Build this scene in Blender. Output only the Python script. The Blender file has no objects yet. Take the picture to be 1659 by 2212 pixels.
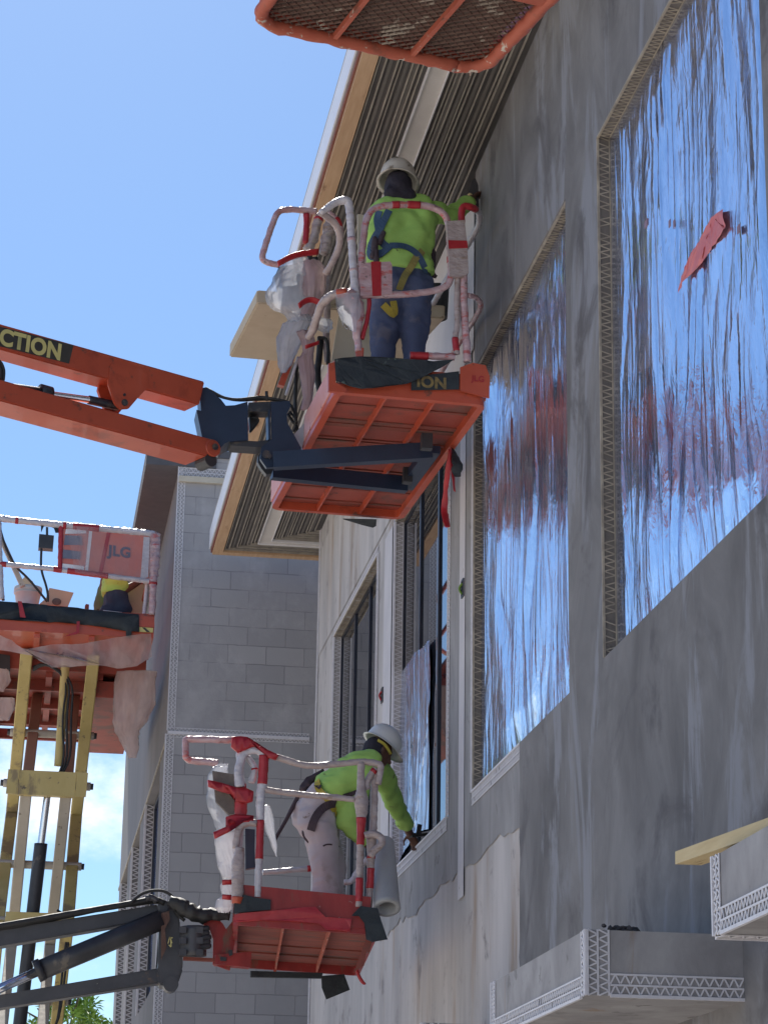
import bpy, bmesh, math, random
from mathutils import Vector, Matrix, noise
from mathutils.bvhtree import BVHTree
random.seed(7)
C = bpy.context.scene.collection
V = Vector
# ------------------------------------------------------------------ camera
# X = towards the main wall (wall face at X=2.75), Y = along the wall, Z = up. Eye at the origin, ground at Z=-1.6
FPX = 5150.0
UP = V((260, 16200, -5150)).normalized()
FW = V((-830, -1634, -5150)).normalized()
FW = (FW - UP*FW.dot(UP)).normalized()
RT = FW.cross(UP).normalized()
rot = Matrix(((RT.x, RT.y, RT.z), (FW.x, FW.y, FW.z), (UP.x, UP.y, UP.z)))
cam = bpy.data.objects.new('camera', bpy.data.cameras.new('camera')); C.objects.link(cam)
cam.matrix_world = rot.to_4x4()
cam.data.sensor_fit = 'VERTICAL'; cam.data.sensor_height = 36; cam.data.sensor_width = 27
cam.data.lens = FPX/2212*36
cam.data.clip_start = .1; cam.data.clip_end = 5000
bpy.context.scene.camera = cam
GZ = -1.6
# ------------------------------------------------------------------ sky and sun
SUN = V((-0.03, 0.74, 0.80)).normalized()
sun_el = math.asin(SUN.z); sun_az = math.atan2(SUN.x, SUN.y)
w = bpy.data.worlds.new('World'); bpy.context.scene.world = w; w.use_nodes = True
nt = w.node_tree; nt.nodes.clear()
def N(nt, t, **k):
    n = nt.nodes.new(t)
    for a, b in k.items():
        if a.startswith('i_'): n.inputs[a[2:].replace('_', ' ')].default_value = b
        else: setattr(n, a, b)
    return n
sky = N(nt, 'ShaderNodeTexSky', sky_type='NISHITA', sun_disc=False, sun_elevation=sun_el, sun_rotation=sun_az, altitude=0, air_density=1.0, dust_density=0.35, ozone_density=3.0)
tc = N(nt, 'ShaderNodeTexCoord')
mp = N(nt, 'ShaderNodeMapping'); mp.inputs['Scale'].default_value = (1, 1, 1.7); mp.inputs['Location'].default_value = (.75, .4, .22)
nz = N(nt, 'ShaderNodeTexNoise', i_Scale=9.0, i_Detail=9.0, i_Roughness=.62)
nz2 = N(nt, 'ShaderNodeTexNoise', i_Scale=3.2, i_Detail=3.0)
sep = N(nt, 'ShaderNodeSeparateXYZ')
rmp = N(nt, 'ShaderNodeMapRange', interpolation_type='SMOOTHSTEP'); rmp.inputs['From Min'].default_value = .62; rmp.inputs['From Max'].default_value = .90
low = N(nt, 'ShaderNodeMapRange'); low.inputs['From Min'].default_value = .33; low.inputs['From Max'].default_value = .10; low.inputs['To Min'].default_value = -.22; low.inputs['To Max'].default_value = .06
add = N(nt, 'ShaderNodeMath', operation='ADD')
add2 = N(nt, 'ShaderNodeMath', operation='MULTIPLY_ADD'); add2.inputs[1].default_value = .35; 
mix = N(nt, 'ShaderNodeMix', data_type='RGBA')
mix.inputs[7].default_value = (11.5, 11.8, 12.4, 1)
bg = N(nt, 'ShaderNodeBackground'); bg.inputs[1].default_value = .073
out = N(nt, 'ShaderNodeOutputWorld')
L = nt.links.new
L(tc.outputs['Generated'], mp.inputs[0]); L(mp.outputs[0], nz.inputs[0]); L(mp.outputs[0], nz2.inputs[0])
L(tc.outputs['Generated'], sep.inputs[0]); L(sep.outputs[2], low.inputs[0])
L(nz2.outputs[0], add2.inputs[0]); L(low.outputs[0], add2.inputs[2])
L(nz.outputs[0], add.inputs[0]); L(add2.outputs[0], add.inputs[1])
L(add.outputs[0], rmp.inputs[0]); rmp.inputs['To Max'].default_value = .9
L(rmp.outputs[0], mix.inputs[0])
tint = N(nt, 'ShaderNodeMix', data_type='RGBA', blend_type='MULTIPLY'); tint.inputs[0].default_value = 1; tint.inputs[7].default_value = (.76, .92, 1.06, 1)
L(sky.outputs[0], tint.inputs[6]); L(tint.outputs[2], mix.inputs[6]); L(mix.outputs[2], bg.inputs[0]); L(bg.outputs[0], out.inputs[0])
sl = bpy.data.lights.new('sun', 'SUN'); sl.energy = 4.2; sl.angle = math.radians(.5); sl.color = (1, .95, .87)
so = bpy.data.objects.new('sun', sl); C.objects.link(so); so.rotation_euler = SUN.to_track_quat('Z', 'Y').to_euler()
vs = bpy.context.scene.view_settings
vs.view_transform = 'Standard'; vs.look = 'None'; vs.exposure = 0.80; vs.gamma = 1
# ------------------------------------------------------------------ placement helpers
def ray(p):
    v = V((p[0]-829.5, 1106-p[1], -FPX))
    return V((RT.dot(v), FW.dot(v), UP.dot(v)))
def at(p, X=None, Y=None, Z=None, pl=None):
    d = ray(p)
    if pl: return d*(pl[0].dot(pl[1])/d.dot(pl[1]))
    if X is not None: return d*(X/d.x)
    if Y is not None: return d*(Y/d.y)
    return d*(Z/d.z)
def zf(a, b, s): return lambda x, y: (a+s*x, b+s*y)
z1 = zf(473.7, 306.5, .39056); z2 = zf(334.4, 1532.6, .3862); z3 = zf(0, 668.8, .4284); z4 = zf(0, 1504.7, .33594)
z5 = zf(501.6, 0, .6977); z6 = zf(668.8, 947.4, .4534); z7 = zf(947.4, 1449, .429); z8 = zf(947.4, 167.2, .5795)
b1 = zf(490.4, 585.2, .2016); b2 = zf(724.5, 334.4, .21835); b3 = zf(557.3, 418, .15117); b4 = zf(390.1, 780.2, .21835)
b5 = zf(0, 1086.7, .23936); b6 = zf(390.1, 1571.6, .18648); b7 = zf(613, 1560.4, .22671); b8 = zf(278.7, 947.4, .3023)
# ------------------------------------------------------------------ object helpers
def empty(name, loc, label, cat, group=None, kind=None):
    o = bpy.data.objects.new(name, None); C.objects.link(o); o.location = loc; o.empty_display_size = .2
    return tag(o, label, cat, group, kind)
def tag(o, label=None, cat=None, group=None, kind=None):
    if label: o['label'] = label
    if cat: o['category'] = cat
    if group: o['group'] = group
    if kind: o['kind'] = kind
    return o
def root_of(o):
    while o.parent: o = o.parent
    return o
def obj(name, bm, mat, parent=None, smooth=False, label=None, origin=None):
    me = bpy.data.meshes.new(name)
    off = V((0, 0, 0))
    if parent: off = root_of(parent).location
    elif origin is not None: off = V(origin)
    if isinstance(bm, bpy.types.Mesh): me = bm; me.name = name
    else:
        bmesh.ops.recalc_face_normals(bm, faces=bm.faces)
        bm.to_mesh(me); bm.free()
    me.transform(Matrix.Translation(-off))
    o = bpy.data.objects.new(name, me); C.objects.link(o)
    if parent: o.parent = parent
    else: o.location = off
    me.materials.clear(); me.materials.append(mat)
    if smooth:
        for p in me.polygons: p.use_smooth = True
    if label: o['label'] = label
    return o
def B(): return bmesh.new()
def box(bm, a, b):
    a, b = V(a), V(b)
    x0, x1 = sorted((a.x, b.x)); y0, y1 = sorted((a.y, b.y)); z0, z1_ = sorted((a.z, b.z))
    vs_ = [bm.verts.new(p) for p in ((x0,y0,z0),(x1,y0,z0),(x1,y1,z0),(x0,y1,z0),(x0,y0,z1_),(x1,y0,z1_),(x1,y1,z1_),(x0,y1,z1_))]
    for f in ((0,3,2,1),(4,5,6,7),(0,1,5,4),(1,2,6,5),(2,3,7,6),(3,0,4,7)): bm.faces.new([vs_[i] for i in f])
def bar(bm, a, b, wv, hv):
    """box from a to b, half extents wv, hv (vectors)"""
    a, b = V(a), V(b); c = []
    for p in (a, b):
        for s, t in ((-1,-1),(1,-1),(1,1),(-1,1)): c.append(bm.verts.new(p+wv*s+hv*t))
    for f in ((0,3,2,1),(4,5,6,7),(0,1,5,4),(1,2,6,5),(2,3,7,6),(3,0,4,7)): bm.faces.new([c[i] for i in f])
def bar2(bm, a, b, w_, h_, up=V((0,0,1))):
    d = (V(b)-V(a)).normalized(); s = d.cross(up)
    if s.length < 1e-3: s = d.cross(V((1,0,0)))
    s.normalize(); t = s.cross(d).normalized()
    bar(bm, a, b, s*w_/2, t*h_/2)
def prism(bm, pts, ext):
    """polygon pts (3D) extruded by vector ext"""
    n = len(pts); a = [bm.verts.new(p) for p in pts]; b = [bm.verts.new(V(p)+V(ext)) for p in pts]
    bm.faces.new(a); bm.faces.new(b[::-1])
    for i in range(n): bm.faces.new((a[i], b[i], b[(i+1)%n], a[(i+1)%n]))
def chaikin(pts, n=2, w_=None):
    for _ in range(n):
        q = [pts[0]]; 
        for i in range(len(pts)-1):
            a, b = pts[i], pts[i+1]
            if i > 0: q.append(a*.75+b*.25)
            if i < len(pts)-2: q.append(a*.25+b*.75)
        q.append(pts[-1]); pts = q
    return pts
def resample(pts, step):
    out_ = [pts[0].copy()]; acc = 0
    for i in range(len(pts)-1):
        a, b = pts[i], pts[i+1]; l = (b-a).length
        if l < 1e-7: continue
        k = max(1, int(math.ceil(l/step)))
        for j in range(1, k+1): out_.append(a.lerp(b, j/k))
    return out_
def tube(bm, pts, r, seg=10, amp=0, step=.03, smooth=2, freq=25, flat=1.0, seedv=0, cap=True, rng=None):
    """r number or list of radii per control point; returns nothing"""
    pts = [V(p) for p in pts]
    rr = [r]*len(pts) if not hasattr(r, '__len__') else list(r)
    P = [V((p.x, p.y, p.z, rr[i])) for i, p in enumerate(pts)]
    P = chaikin(P, smooth) if len(P) > 2 and smooth else P
    P = resample(P, step)
    if rng:
        L_ = [0]
        for i in range(1, len(P)): L_.append(L_[-1]+(P[i].xyz-P[i-1].xyz).length)
        P = [p for p, l in zip(P, L_) if rng[0]*L_[-1]-1e-6 <= l <= rng[1]*L_[-1]+1e-6]
        if len(P) < 2: return
    nrm = None; rings = []
    for i, p in enumerate(P):
        q = p.xyz
        t = (P[min(i+1, len(P)-1)].xyz-P[max(i-1, 0)].xyz)
        if t.length < 1e-9: continue
        t.normalize()
        if nrm is None: nrm = t.cross(V((.13, .31, .94))); nrm.normalize()
        nrm = (nrm-t*nrm.dot(t)).normalized(); bi = t.cross(nrm)
        ring = []
        for k in range(seg):
            a = 2*math.pi*k/seg
            d = nrm*math.cos(a)+bi*math.sin(a)*flat
            rad = p.w
            if amp: rad *= 1+amp*noise.noise((q+d*.05)*freq+V((seedv, 0, 0)))+amp*.7*noise.noise((q+d*.03)*freq*3.1+V((seedv, 5, 0)))
            ring.append(bm.verts.new(q+d*rad))
        rings.append(ring)
    for a, b in zip(rings, rings[1:]):
        for k in range(seg): bm.faces.new((a[k], a[(k+1)%seg], b[(k+1)%seg], b[k]))
    if cap and rings: bm.faces.new(rings[0][::-1]); bm.faces.new(rings[-1])
def rail(name, pts, r, mat, parent, bands=(), tape=None, amp=.17, seg=12, **k):
    k.setdefault('step', .014)
    sv = random.random()*50
    b = B(); tube(b, pts, r, seg=seg, amp=amp, seedv=sv, **k); o = obj(name, b, mat, parent, True)
    if bands:
        for t0, t1 in bands:
            b = B(); rr = [x*1.12 for x in r] if hasattr(r, '__len__') else r*1.12
            tube(b, pts, rr, seg=seg, amp=amp*.6, seedv=sv, rng=(t0, t1), **{**k, 'step': .012})
            obj('tape_band', b, tape, o, True)
    return o
def lathe(bm, c, prof, seg=24, axis=V((0,0,1)), cap=True):
    axis = V(axis).normalized(); a = axis.orthogonal().normalized(); b = axis.cross(a); rings = []
    for r, h in prof:
        rings.append([bm.verts.new(V(c)+axis*h+(a*math.cos(2*math.pi*k/seg)+b*math.sin(2*math.pi*k/seg))*max(r, 1e-4)) for k in range(seg)])
    for p, q in zip(rings, rings[1:]):
        for k in range(seg): bm.faces.new((p[k], p[(k+1)%seg], q[(k+1)%seg], q[k]))
    if cap: bm.faces.new(rings[0][::-1]); bm.faces.new(rings[-1])
def grid(bm, corners, nu, nv, disp):
    """bilinear patch a,b,c,d (a-b bottom, d-c top) displaced by disp(u,v,point)->vector"""
    a, b, c, d = [V(p) for p in corners]; vv = []
    for j in range(nv+1):
        row = []
        for i in range(nu+1):
            u, v = i/nu, j/nv
            p = a.lerp(b, u).lerp(d.lerp(c, u), v)
            row.append(bm.verts.new(p+disp(u, v, p)))
        vv.append(row)
    for j in range(nv):
        for i in range(nu): bm.faces.new((vv[j][i], vv[j][i+1], vv[j+1][i+1], vv[j+1][i]))
def solid(bm, t):
    g_ = bmesh.ops.extrude_face_region(bm, geom=bm.faces[:])
    bmesh.ops.translate(bm, verts=[e for e in g_['geom'] if isinstance(e, bmesh.types.BMVert)], vec=(0, t, 0))
def bead(bm, p0, p1, wd, nd, width=.045, pitch=.032, rows=1, t=.0035, lw=.005, proud=.004, skip=.03):
    """perforated corner bead: rails + zigzag webs. wd width dir (away from arris), nd normal dir"""
    p0, p1, wd, nd = V(p0), V(p1), V(wd).normalized(), V(nd).normalized()
    d = (p1-p0).normalized(); Ln = (p1-p0).length; nn = nd*proud
    bar(bm, p0+nn, p1+nn, wd*.006, nd*.006)                         # nose
    n = max(2, int(Ln/pitch)); rw = width/rows
    for r_ in range(rows):
        o0 = wd*(rw*r_+.004); o1 = wd*rw*(r_+1)
        bar(bm, p0+o1+nn, p1+o1+nn, wd*lw*.6, nd*t/2)
        for i in range(n):
            a = p0+d*(Ln*i/n); m = p0+d*(Ln*(i+.5)/n); e = p0+d*(Ln*(i+1)/n)
            for s, q in ((a+o0, m+o1), (m+o1, e+o0)):
                if random.random() < skip: continue
                dd = (q-s).normalized(); side = dd.cross(nd).normalized()
                bar(bm, s+nn, q+nn, side*lw/2, nd*t/2.4)
def sheetpoly(bm, pts, ext, amp=.02, f=10, sub=4, seed=0, mn=.03):
    f_ = bm.faces.new([bm.verts.new(p) for p in pts]); bmesh.ops.triangulate(bm, faces=[f_])
    for _ in range(sub): bmesh.ops.subdivide_edges(bm, edges=[e for e in bm.edges if e.calc_length() > mn], cuts=1)
    e = V(ext).normalized()
    for v in bm.verts: v.co += e*(amp*noise.noise(v.co*f+V((seed,0,0)))+amp*.7*abs(noise.noise(v.co*f*2.3)))
# ------------------------------------------------------------------ materials
MATS = {}
def M(name, c1, c2=None, rough=.7, metal=0, scale=8, stretch=(1,1,1), detail=7, bump=.25, bscale=None, bdist=.01,
      c3=None, s3=4, t3=.6, w3=.08, st3=None, spec=.5, ior=1.5, coat=0, rot_=(0,0,0), alpha=None, c4=None, s4=20, t4=.68, w4=.04, ridged=False, r2=None, contrast=.25, dist=0):
    m = bpy.data.materials.new(name); m.use_nodes = True; t = m.node_tree; t.nodes.clear(); K = t.links.new
    o = N(t, 'ShaderNodeOutputMaterial'); p = N(t, 'ShaderNodeBsdfPrincipled')
    p.inputs['Roughness'].default_value = rough; p.inputs['Metallic'].default_value = metal; p.inputs['IOR'].default_value = ior
    p.inputs['Specular IOR Level'].default_value = spec; p.inputs['Coat Weight'].default_value = coat
    tc = N(t, 'ShaderNodeTexCoord'); mp = N(t, 'ShaderNodeMapping'); mp.inputs['Scale'].default_value = stretch; mp.inputs['Rotation'].default_value = rot_
    K(tc.outputs['Object'], mp.inputs[0])
    n1 = N(t, 'ShaderNodeTexNoise', i_Scale=scale, i_Detail=detail, i_Roughness=.6, i_Distortion=dist); K(mp.outputs[0], n1.inputs[0])
    mr = N(t, 'ShaderNodeMapRange'); mr.inputs['From Min'].default_value = .5-contrast; mr.inputs['From Max'].default_value = .5+contrast; K(n1.outputs[0], mr.inputs[0])
    mx = N(t, 'ShaderNodeMix', data_type='RGBA'); mx.inputs[6].default_value = (*c1, 1); mx.inputs[7].default_value = (*(c2 or c1), 1); K(mr.outputs[0], mx.inputs[0])
    col = mx.outputs[2]
    def spots(col, c, s, th, wd, st):
        mp3 = N(t, 'ShaderNodeMapping'); mp3.inputs['Scale'].default_value = st or stretch; mp3.inputs['Location'].default_value = (3.1, 1.7, 5.3); K(tc.outputs['Object'], mp3.inputs[0])
        n3 = N(t, 'ShaderNodeTexNoise', i_Scale=s, i_Detail=8, i_Roughness=.65, i_Distortion=dist); K(mp3.outputs[0], n3.inputs[0])
        r3 = N(t, 'ShaderNodeMapRange', interpolation_type='SMOOTHSTEP'); r3.inputs['From Min'].default_value = th; r3.inputs['From Max'].default_value = th+wd; K(n3.outputs[0], r3.inputs[0])
        m3 = N(t, 'ShaderNodeMix', data_type='RGBA'); K(r3.outputs[0], m3.inputs[0]); K(col, m3.inputs[6]); m3.inputs[7].default_value = (*c, 1)
        return m3.outputs[2], r3.outputs[0]
    if c3: col, f3 = spots(col, c3, s3, t3, w3, st3)
    if c4: col, f4 = spots(col, c4, s4, t4, w4, (1,1,1))
    K(col, p.inputs['Base Color'])
    if bump:
        nb = N(t, 'ShaderNodeTexNoise', i_Scale=bscale or scale*3, i_Detail=5, i_Distortion=.8 if ridged else 0); nb.noise_type = 'RIDGED_MULTIFRACTAL' if ridged else 'FBM'; K(mp.outputs[0], nb.inputs[0])
        bu = N(t, 'ShaderNodeBump'); bu.inputs['Strength'].default_value = bump; bu.inputs['Distance'].default_value = bdist; K(nb.outputs[0], bu.inputs['Height']); K(bu.outputs[0], p.inputs['Normal'])
    if alpha is not None:
        tr = N(t, 'ShaderNodeBsdfTransparent'); ms = N(t, 'ShaderNodeMixShader')
        ar = N(t, 'ShaderNodeMapRange'); ar.inputs['To Min'].default_value = alpha[0]; ar.inputs['To Max'].default_value = alpha[1]
        ar.inputs['From Min'].default_value = .35; ar.inputs['From Max'].default_value = .65
        K(n1.outputs[0], ar.inputs[0]); K(ar.outputs[0], ms.inputs[0]); K(tr.outputs[0], ms.inputs[1]); K(p.outputs[0], ms.inputs[2]); K(ms.outputs[0], o.inputs[0])
    else: K(p.outputs[0], o.inputs[0])
    MATS[name] = m
    return m
dark_stucco = M('dark_stucco', (.122,.118,.120), (.215,.21,.214), .85, scale=1.7, stretch=(1,1,.75), contrast=.15, dist=.7, c3=(.235,.24,.265), s3=1.5, t3=.52, w3=.10, st3=(1,1.5,.42), bump=.45, bscale=9, bdist=.006, c4=(.10,.095,.10), s4=1.3, t4=.52, w4=.16)
bare_concrete = M('bare_concrete', (.33,.315,.315), (.55,.52,.51), .85, scale=1.4, stretch=(1,1.4,.3), contrast=.16, c3=(.29,.20,.13), s3=2.2, t3=.53, w3=.22, st3=(1,1.0,.16), bump=.3, bscale=14, bdist=.004, c4=(.24,.22,.22), s4=3.5, t4=.56, w4=.14)
grey_skim = M('grey_skim', (.21,.205,.21), (.34,.335,.34), .85, scale=2.5, stretch=(1,1.3,.5), contrast=.17, dist=.6, bump=.4, c4=(.17,.16,.165), s4=4, t4=.58, w4=.1)
white_render = M('white_render', (.50,.49,.52), (.60,.58,.60), .8, scale=3, bump=.15, c4=(.3,.26,.22), s4=12, t4=.66)
ledge_conc = M('ledge_concrete', (.25,.24,.245), (.38,.37,.375), .85, scale=4, stretch=(1,1,.8), contrast=.17, dist=.5, c3=(.27,.18,.11), s3=2.3, t3=.60, w3=.10, st3=(1,2.2,.12), c4=(.20,.19,.19), s4=7, t4=.58, w4=.1, bump=.5, bscale=40, bdist=.003)
bead_white = M('bead_white', (.72,.71,.74), (.60,.58,.62), .5, scale=20, bump=0)
bead_tan = M('bead_tan', (.46,.40,.31), (.16,.14,.12), .7, scale=9, bump=.2)
mortar_dark = M('mortar_dark', (.10,.09,.085), (.17,.15,.13), .9, scale=18, bump=.6)
wood = M('pine_wood', (.46,.29,.17), (.58,.40,.25), .7, scale=6, stretch=(6,.5,6), c3=(.24,.12,.06), s3=2.5, t3=.60, w3=.12, st3=(3,.6,3), bump=.15)
ply = M('plywood', (.42,.35,.25), (.52,.45,.34), .75, scale=5, c4=(.22,.16,.10), s4=7, t4=.66, bump=.1)
plank_wood = M('plank_wood', (.50,.38,.19), (.62,.50,.28), .7, scale=5, stretch=(8,.7,8), bump=.2, c3=(.33,.22,.10), s3=2, t3=.58)
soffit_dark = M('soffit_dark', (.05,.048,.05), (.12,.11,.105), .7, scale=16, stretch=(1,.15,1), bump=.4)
soffit_metal = M('soffit_metal', (.55,.50,.42), (.30,.27,.24), .45, metal=.3, scale=12, stretch=(1,.4,1), bump=.2)
vent_white = M('vent_white', (.55,.52,.49), (.62,.59,.56), .6, scale=5, bump=.05)
white_metal = M('white_metal', (.80,.80,.82), (.70,.68,.70), .35, scale=3, bump=.05)
black_frame = M('black_frame', (.015,.018,.03), (.03,.033,.05), .3, scale=4, bump=.02)
orange = M('orange_paint', (.40,.060,.026), (.52,.092,.042), .42, scale=3, c3=(.30,.05,.025), s3=3, t3=.54, w3=.15, c4=(.16,.06,.04), s4=9, t4=.60, w4=.10, bump=.12, bscale=25, bdist=.003, coat=.15)
orange_dk = M('orange_dirty', (.26,.045,.030), (.36,.075,.05), .6, scale=4, c3=(.17,.06,.045), s3=3, t3=.50, w3=.14, c4=(.09,.04,.03), s4=9, t4=.60, w4=.1, bump=.25, bscale=25, bdist=.004)
orange_pale = M('orange_sunlit', (.62,.26,.20), (.70,.36,.32), .5, scale=5, c4=(.35,.10,.07), s4=14, t4=.62, bump=.1)  # paler copy of the orange, light on the left side plate painted in
red_dirty = M('red_paint_worn', (.20,.014,.014), (.33,.028,.024), .5, scale=4, stretch=(2,2,.7), c3=(.15,.075,.05), s3=3.5, t3=.54, w3=.12, c4=(.30,.22,.20), s4=11, t4=.62, w4=.07, bump=.3, bscale=18, bdist=.006)
rust_under = M('rusty_underside', (.17,.05,.035), (.30,.07,.05), .8, scale=5, stretch=(.6,3,1), c3=(.11,.065,.05), s3=4, t3=.5, w3=.15, c4=(.28,.20,.15), s4=14, t4=.68, bump=.4, bscale=30, bdist=.006)
mesh_rust = M('rusty_mesh', (.14,.07,.06), (.30,.20,.16), .8, scale=14, bump=.5, c4=(.50,.43,.36), s4=9, t4=.58)
frame_rust = M('rusty_orange_frame', (.36,.07,.04), (.45,.12,.07), .65, scale=8, c4=(.52,.47,.40), s4=16, t4=.60, c3=(.24,.08,.05), s3=5, t3=.56, bump=.5, bscale=40, bdist=.004)
navy = M('navy_steel', (.010,.020,.045), (.018,.032,.065), .4, scale=5, c4=(.07,.07,.075), s4=16, t4=.70, bump=.15, bscale=30, bdist=.003)
black_steel = M('black_steel', (.02,.021,.026), (.045,.045,.05), .45, scale=6, c4=(.40,.38,.36), s4=26, t4=.72, c3=(.10,.085,.07), s3=6, t3=.6, bump=.2)
grey_steel = M('grey_worn_steel', (.035,.035,.042), (.07,.07,.078), .45, scale=5, c4=(.5,.47,.42), s4=22, t4=.70, c3=(.14,.09,.06), s3=5, t3=.60, bump=.25)
chrome = M('chrome', (.75,.75,.78), None, .12, metal=1, bump=0)
rubber = M('rubber', (.012,.012,.014), (.03,.03,.03), .6, scale=12, bump=.2)
fabric_blk = M('black_fabric', (.014,.018,.024), (.035,.045,.052), .8, scale=7, c4=(.10,.13,.12), s4=10, t4=.66, bump=.6, bscale=14, bdist=.02)
wrap = M('pink_wrap', (.38,.18,.18), (.56,.44,.47), .28, scale=10, stretch=(1,1,2.2), rot_=(.5,.4,0), c3=(.48,.12,.11), s3=9, t3=.54, w3=.1, c4=(.20,.14,.13), s4=22, t4=.60, w4=.08, bump=.7, bscale=26, bdist=.01, coat=.25)
wrap_white = M('white_wrap', (.44,.40,.42), (.62,.60,.64), .28, scale=11, stretch=(1,1,2.5), rot_=(.4,.5,0), c3=(.44,.35,.30), s3=6, t3=.58, w3=.14, bump=.7, bscale=26, bdist=.01, coat=.25)
wrap_dirty = M('dirty_wrap', (.30,.23,.22), (.47,.40,.39), .4, scale=12, stretch=(1,1,2.4), rot_=(.4,.5,0), c3=(.26,.18,.14), s3=7, t3=.56, w3=.14, bump=.8, bscale=28, bdist=.01)
tape = M('red_tape', (.30,.010,.018), (.44,.028,.036), .4, scale=12, bump=.45, bscale=30, bdist=.006)
def bagmat(name, c1, c2, a0, a1, tr=.5):
    m = bpy.data.materials.new(name); m.use_nodes = True; t = m.node_tree; t.nodes.clear(); K = t.links.new
    o = N(t, 'ShaderNodeOutputMaterial'); tc = N(t, 'ShaderNodeTexCoord'); mp = N(t, 'ShaderNodeMapping'); mp.inputs['Scale'].default_value = (1,1,.35); mp.inputs['Rotation'].default_value = (.25,.3,0); K(tc.outputs['Object'], mp.inputs[0])
    n = N(t, 'ShaderNodeTexNoise', noise_type='RIDGED_MULTIFRACTAL', i_Scale=7, i_Detail=5, i_Distortion=.6); K(mp.outputs[0], n.inputs[0])
    n2 = N(t, 'ShaderNodeTexNoise', i_Scale=5, i_Detail=4); K(mp.outputs[0], n2.inputs[0])
    bu = N(t, 'ShaderNodeBump'); bu.inputs['Strength'].default_value = 1; bu.inputs['Distance'].default_value = .012; K(n.outputs[0], bu.inputs['Height'])
    c = N(t, 'ShaderNodeMix', data_type='RGBA'); c.inputs[6].default_value = (*c1,1); c.inputs[7].default_value = (*c2,1); K(n2.outputs[0], c.inputs[0])
    d = N(t, 'ShaderNodeBsdfDiffuse'); l = N(t, 'ShaderNodeBsdfTranslucent'); g = N(t, 'ShaderNodeBsdfGlossy'); g.inputs['Roughness'].default_value = .22; tp = N(t, 'ShaderNodeBsdfTransparent')
    for q in (d, l): K(c.outputs[2], q.inputs[0])
    for q in (d, l, g): K(bu.outputs[0], q.inputs['Normal'])
    m1 = N(t, 'ShaderNodeMixShader'); m1.inputs[0].default_value = tr; K(d.outputs[0], m1.inputs[1]); K(l.outputs[0], m1.inputs[2])
    f = N(t, 'ShaderNodeFresnel'); f.inputs[0].default_value = 1.5; K(bu.outputs[0], f.inputs['Normal'])
    m2 = N(t, 'ShaderNodeMixShader'); K(f.outputs[0], m2.inputs[0]); K(m1.outputs[0], m2.inputs[1]); K(g.outputs[0], m2.inputs[2])
    r_ = N(t, 'ShaderNodeMapRange'); r_.inputs['From Min'].default_value = .35; r_.inputs['From Max'].default_value = .68; r_.inputs['To Min'].default_value = a0; r_.inputs['To Max'].default_value = a1; K(n2.outputs[0], r_.inputs[0])
    m3 = N(t, 'ShaderNodeMixShader'); K(r_.outputs[0], m3.inputs[0]); K(tp.outputs[0], m3.inputs[1]); K(m2.outputs[0], m3.inputs[2]); K(m3.outputs[0], o.inputs[0])
    return m
bagfilm = bagmat('clear_plastic_bag', (.52,.55,.62), (.70,.71,.76), .30, .80)
bagwhite = bagmat('white_plastic_bag', (.58,.58,.63), (.72,.71,.75), .70, .97)
bagrosy = bagmat('rosy_plastic_bag', (.50,.28,.27), (.66,.56,.58), .75, 1.0)
bagpink = bagmat('pink_plastic_bag', (.68,.48,.44), (.76,.62,.58), .45, .90, .55)
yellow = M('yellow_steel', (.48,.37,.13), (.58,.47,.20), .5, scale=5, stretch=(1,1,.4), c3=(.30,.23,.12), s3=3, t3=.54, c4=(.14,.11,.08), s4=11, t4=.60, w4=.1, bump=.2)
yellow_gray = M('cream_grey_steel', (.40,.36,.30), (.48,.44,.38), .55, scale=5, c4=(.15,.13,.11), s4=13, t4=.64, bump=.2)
shaded_arm = M('brown_shade_steel', (.34,.18,.13), (.40,.24,.17), .6, scale=5, bump=.2)  # shade on the topmost inner arms is put into this browner colour
brown_skin = M('brown_skin', (.10,.045,.028), (.13,.06,.04), .55, scale=12, bump=.1)
lime = M('lime_shirt', (.32,.56,.12), (.41,.68,.17), .8, scale=5, c3=(.28,.55,.06), s3=4, t3=.62, c4=(.17,.26,.07), s4=9, t4=.64, bump=.8, bscale=4.5, bdist=.03, ridged=True)
jeans = M('blue_jeans', (.055,.075,.15), (.085,.11,.20), .85, scale=7, c3=(.12,.13,.19), s3=4, t3=.56, bump=.9, bscale=6, bdist=.03, ridged=True)
khaki = M('pale_trousers', (.42,.37,.39), (.50,.46,.48), .85, scale=6, c3=(.38,.33,.32), s3=3, t3=.6, c4=(.22,.18,.17), s4=7, t4=.64, bump=.9, bscale=5, bdist=.035, ridged=True)
hat_mat = M('dirty_white_hat', (.50,.47,.42), (.62,.59,.54), .4, scale=6, c3=(.28,.24,.19), s3=9, t3=.54, w3=.1, c4=(.12,.10,.08), s4=18, t4=.64, bump=.15)
hat_clean = M('white_hat', (.62,.64,.64), (.70,.71,.70), .3, scale=6, c4=(.35,.32,.2), s4=12, t4=.7, bump=.05)
hair_mat = M('dark_hood', (.012,.010,.018), (.03,.025,.04), .8, scale=15, bump=.5)
harness_blue = M('harness_blue', (.035,.075,.14), (.05,.10,.18), .7, scale=20, bump=.4)
harness_yel = M('harness_yellow', (.42,.33,.04), (.50,.40,.07), .7, scale=20, bump=.4, c4=(.1,.08,.03), s4=10, t4=.68)
harness_dark = M('harness_dark', (.035,.022,.03), (.07,.05,.06), .7, scale=20, bump=.4)
yellow_letter = M('yellow_letter', (.66,.58,.22), (.58,.50,.18), .6, scale=12, bump=0, c4=(.2,.16,.08), s4=20, t4=.66)
black_letter = M('black_letter', (.03,.03,.035), None, .5, bump=0)
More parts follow.
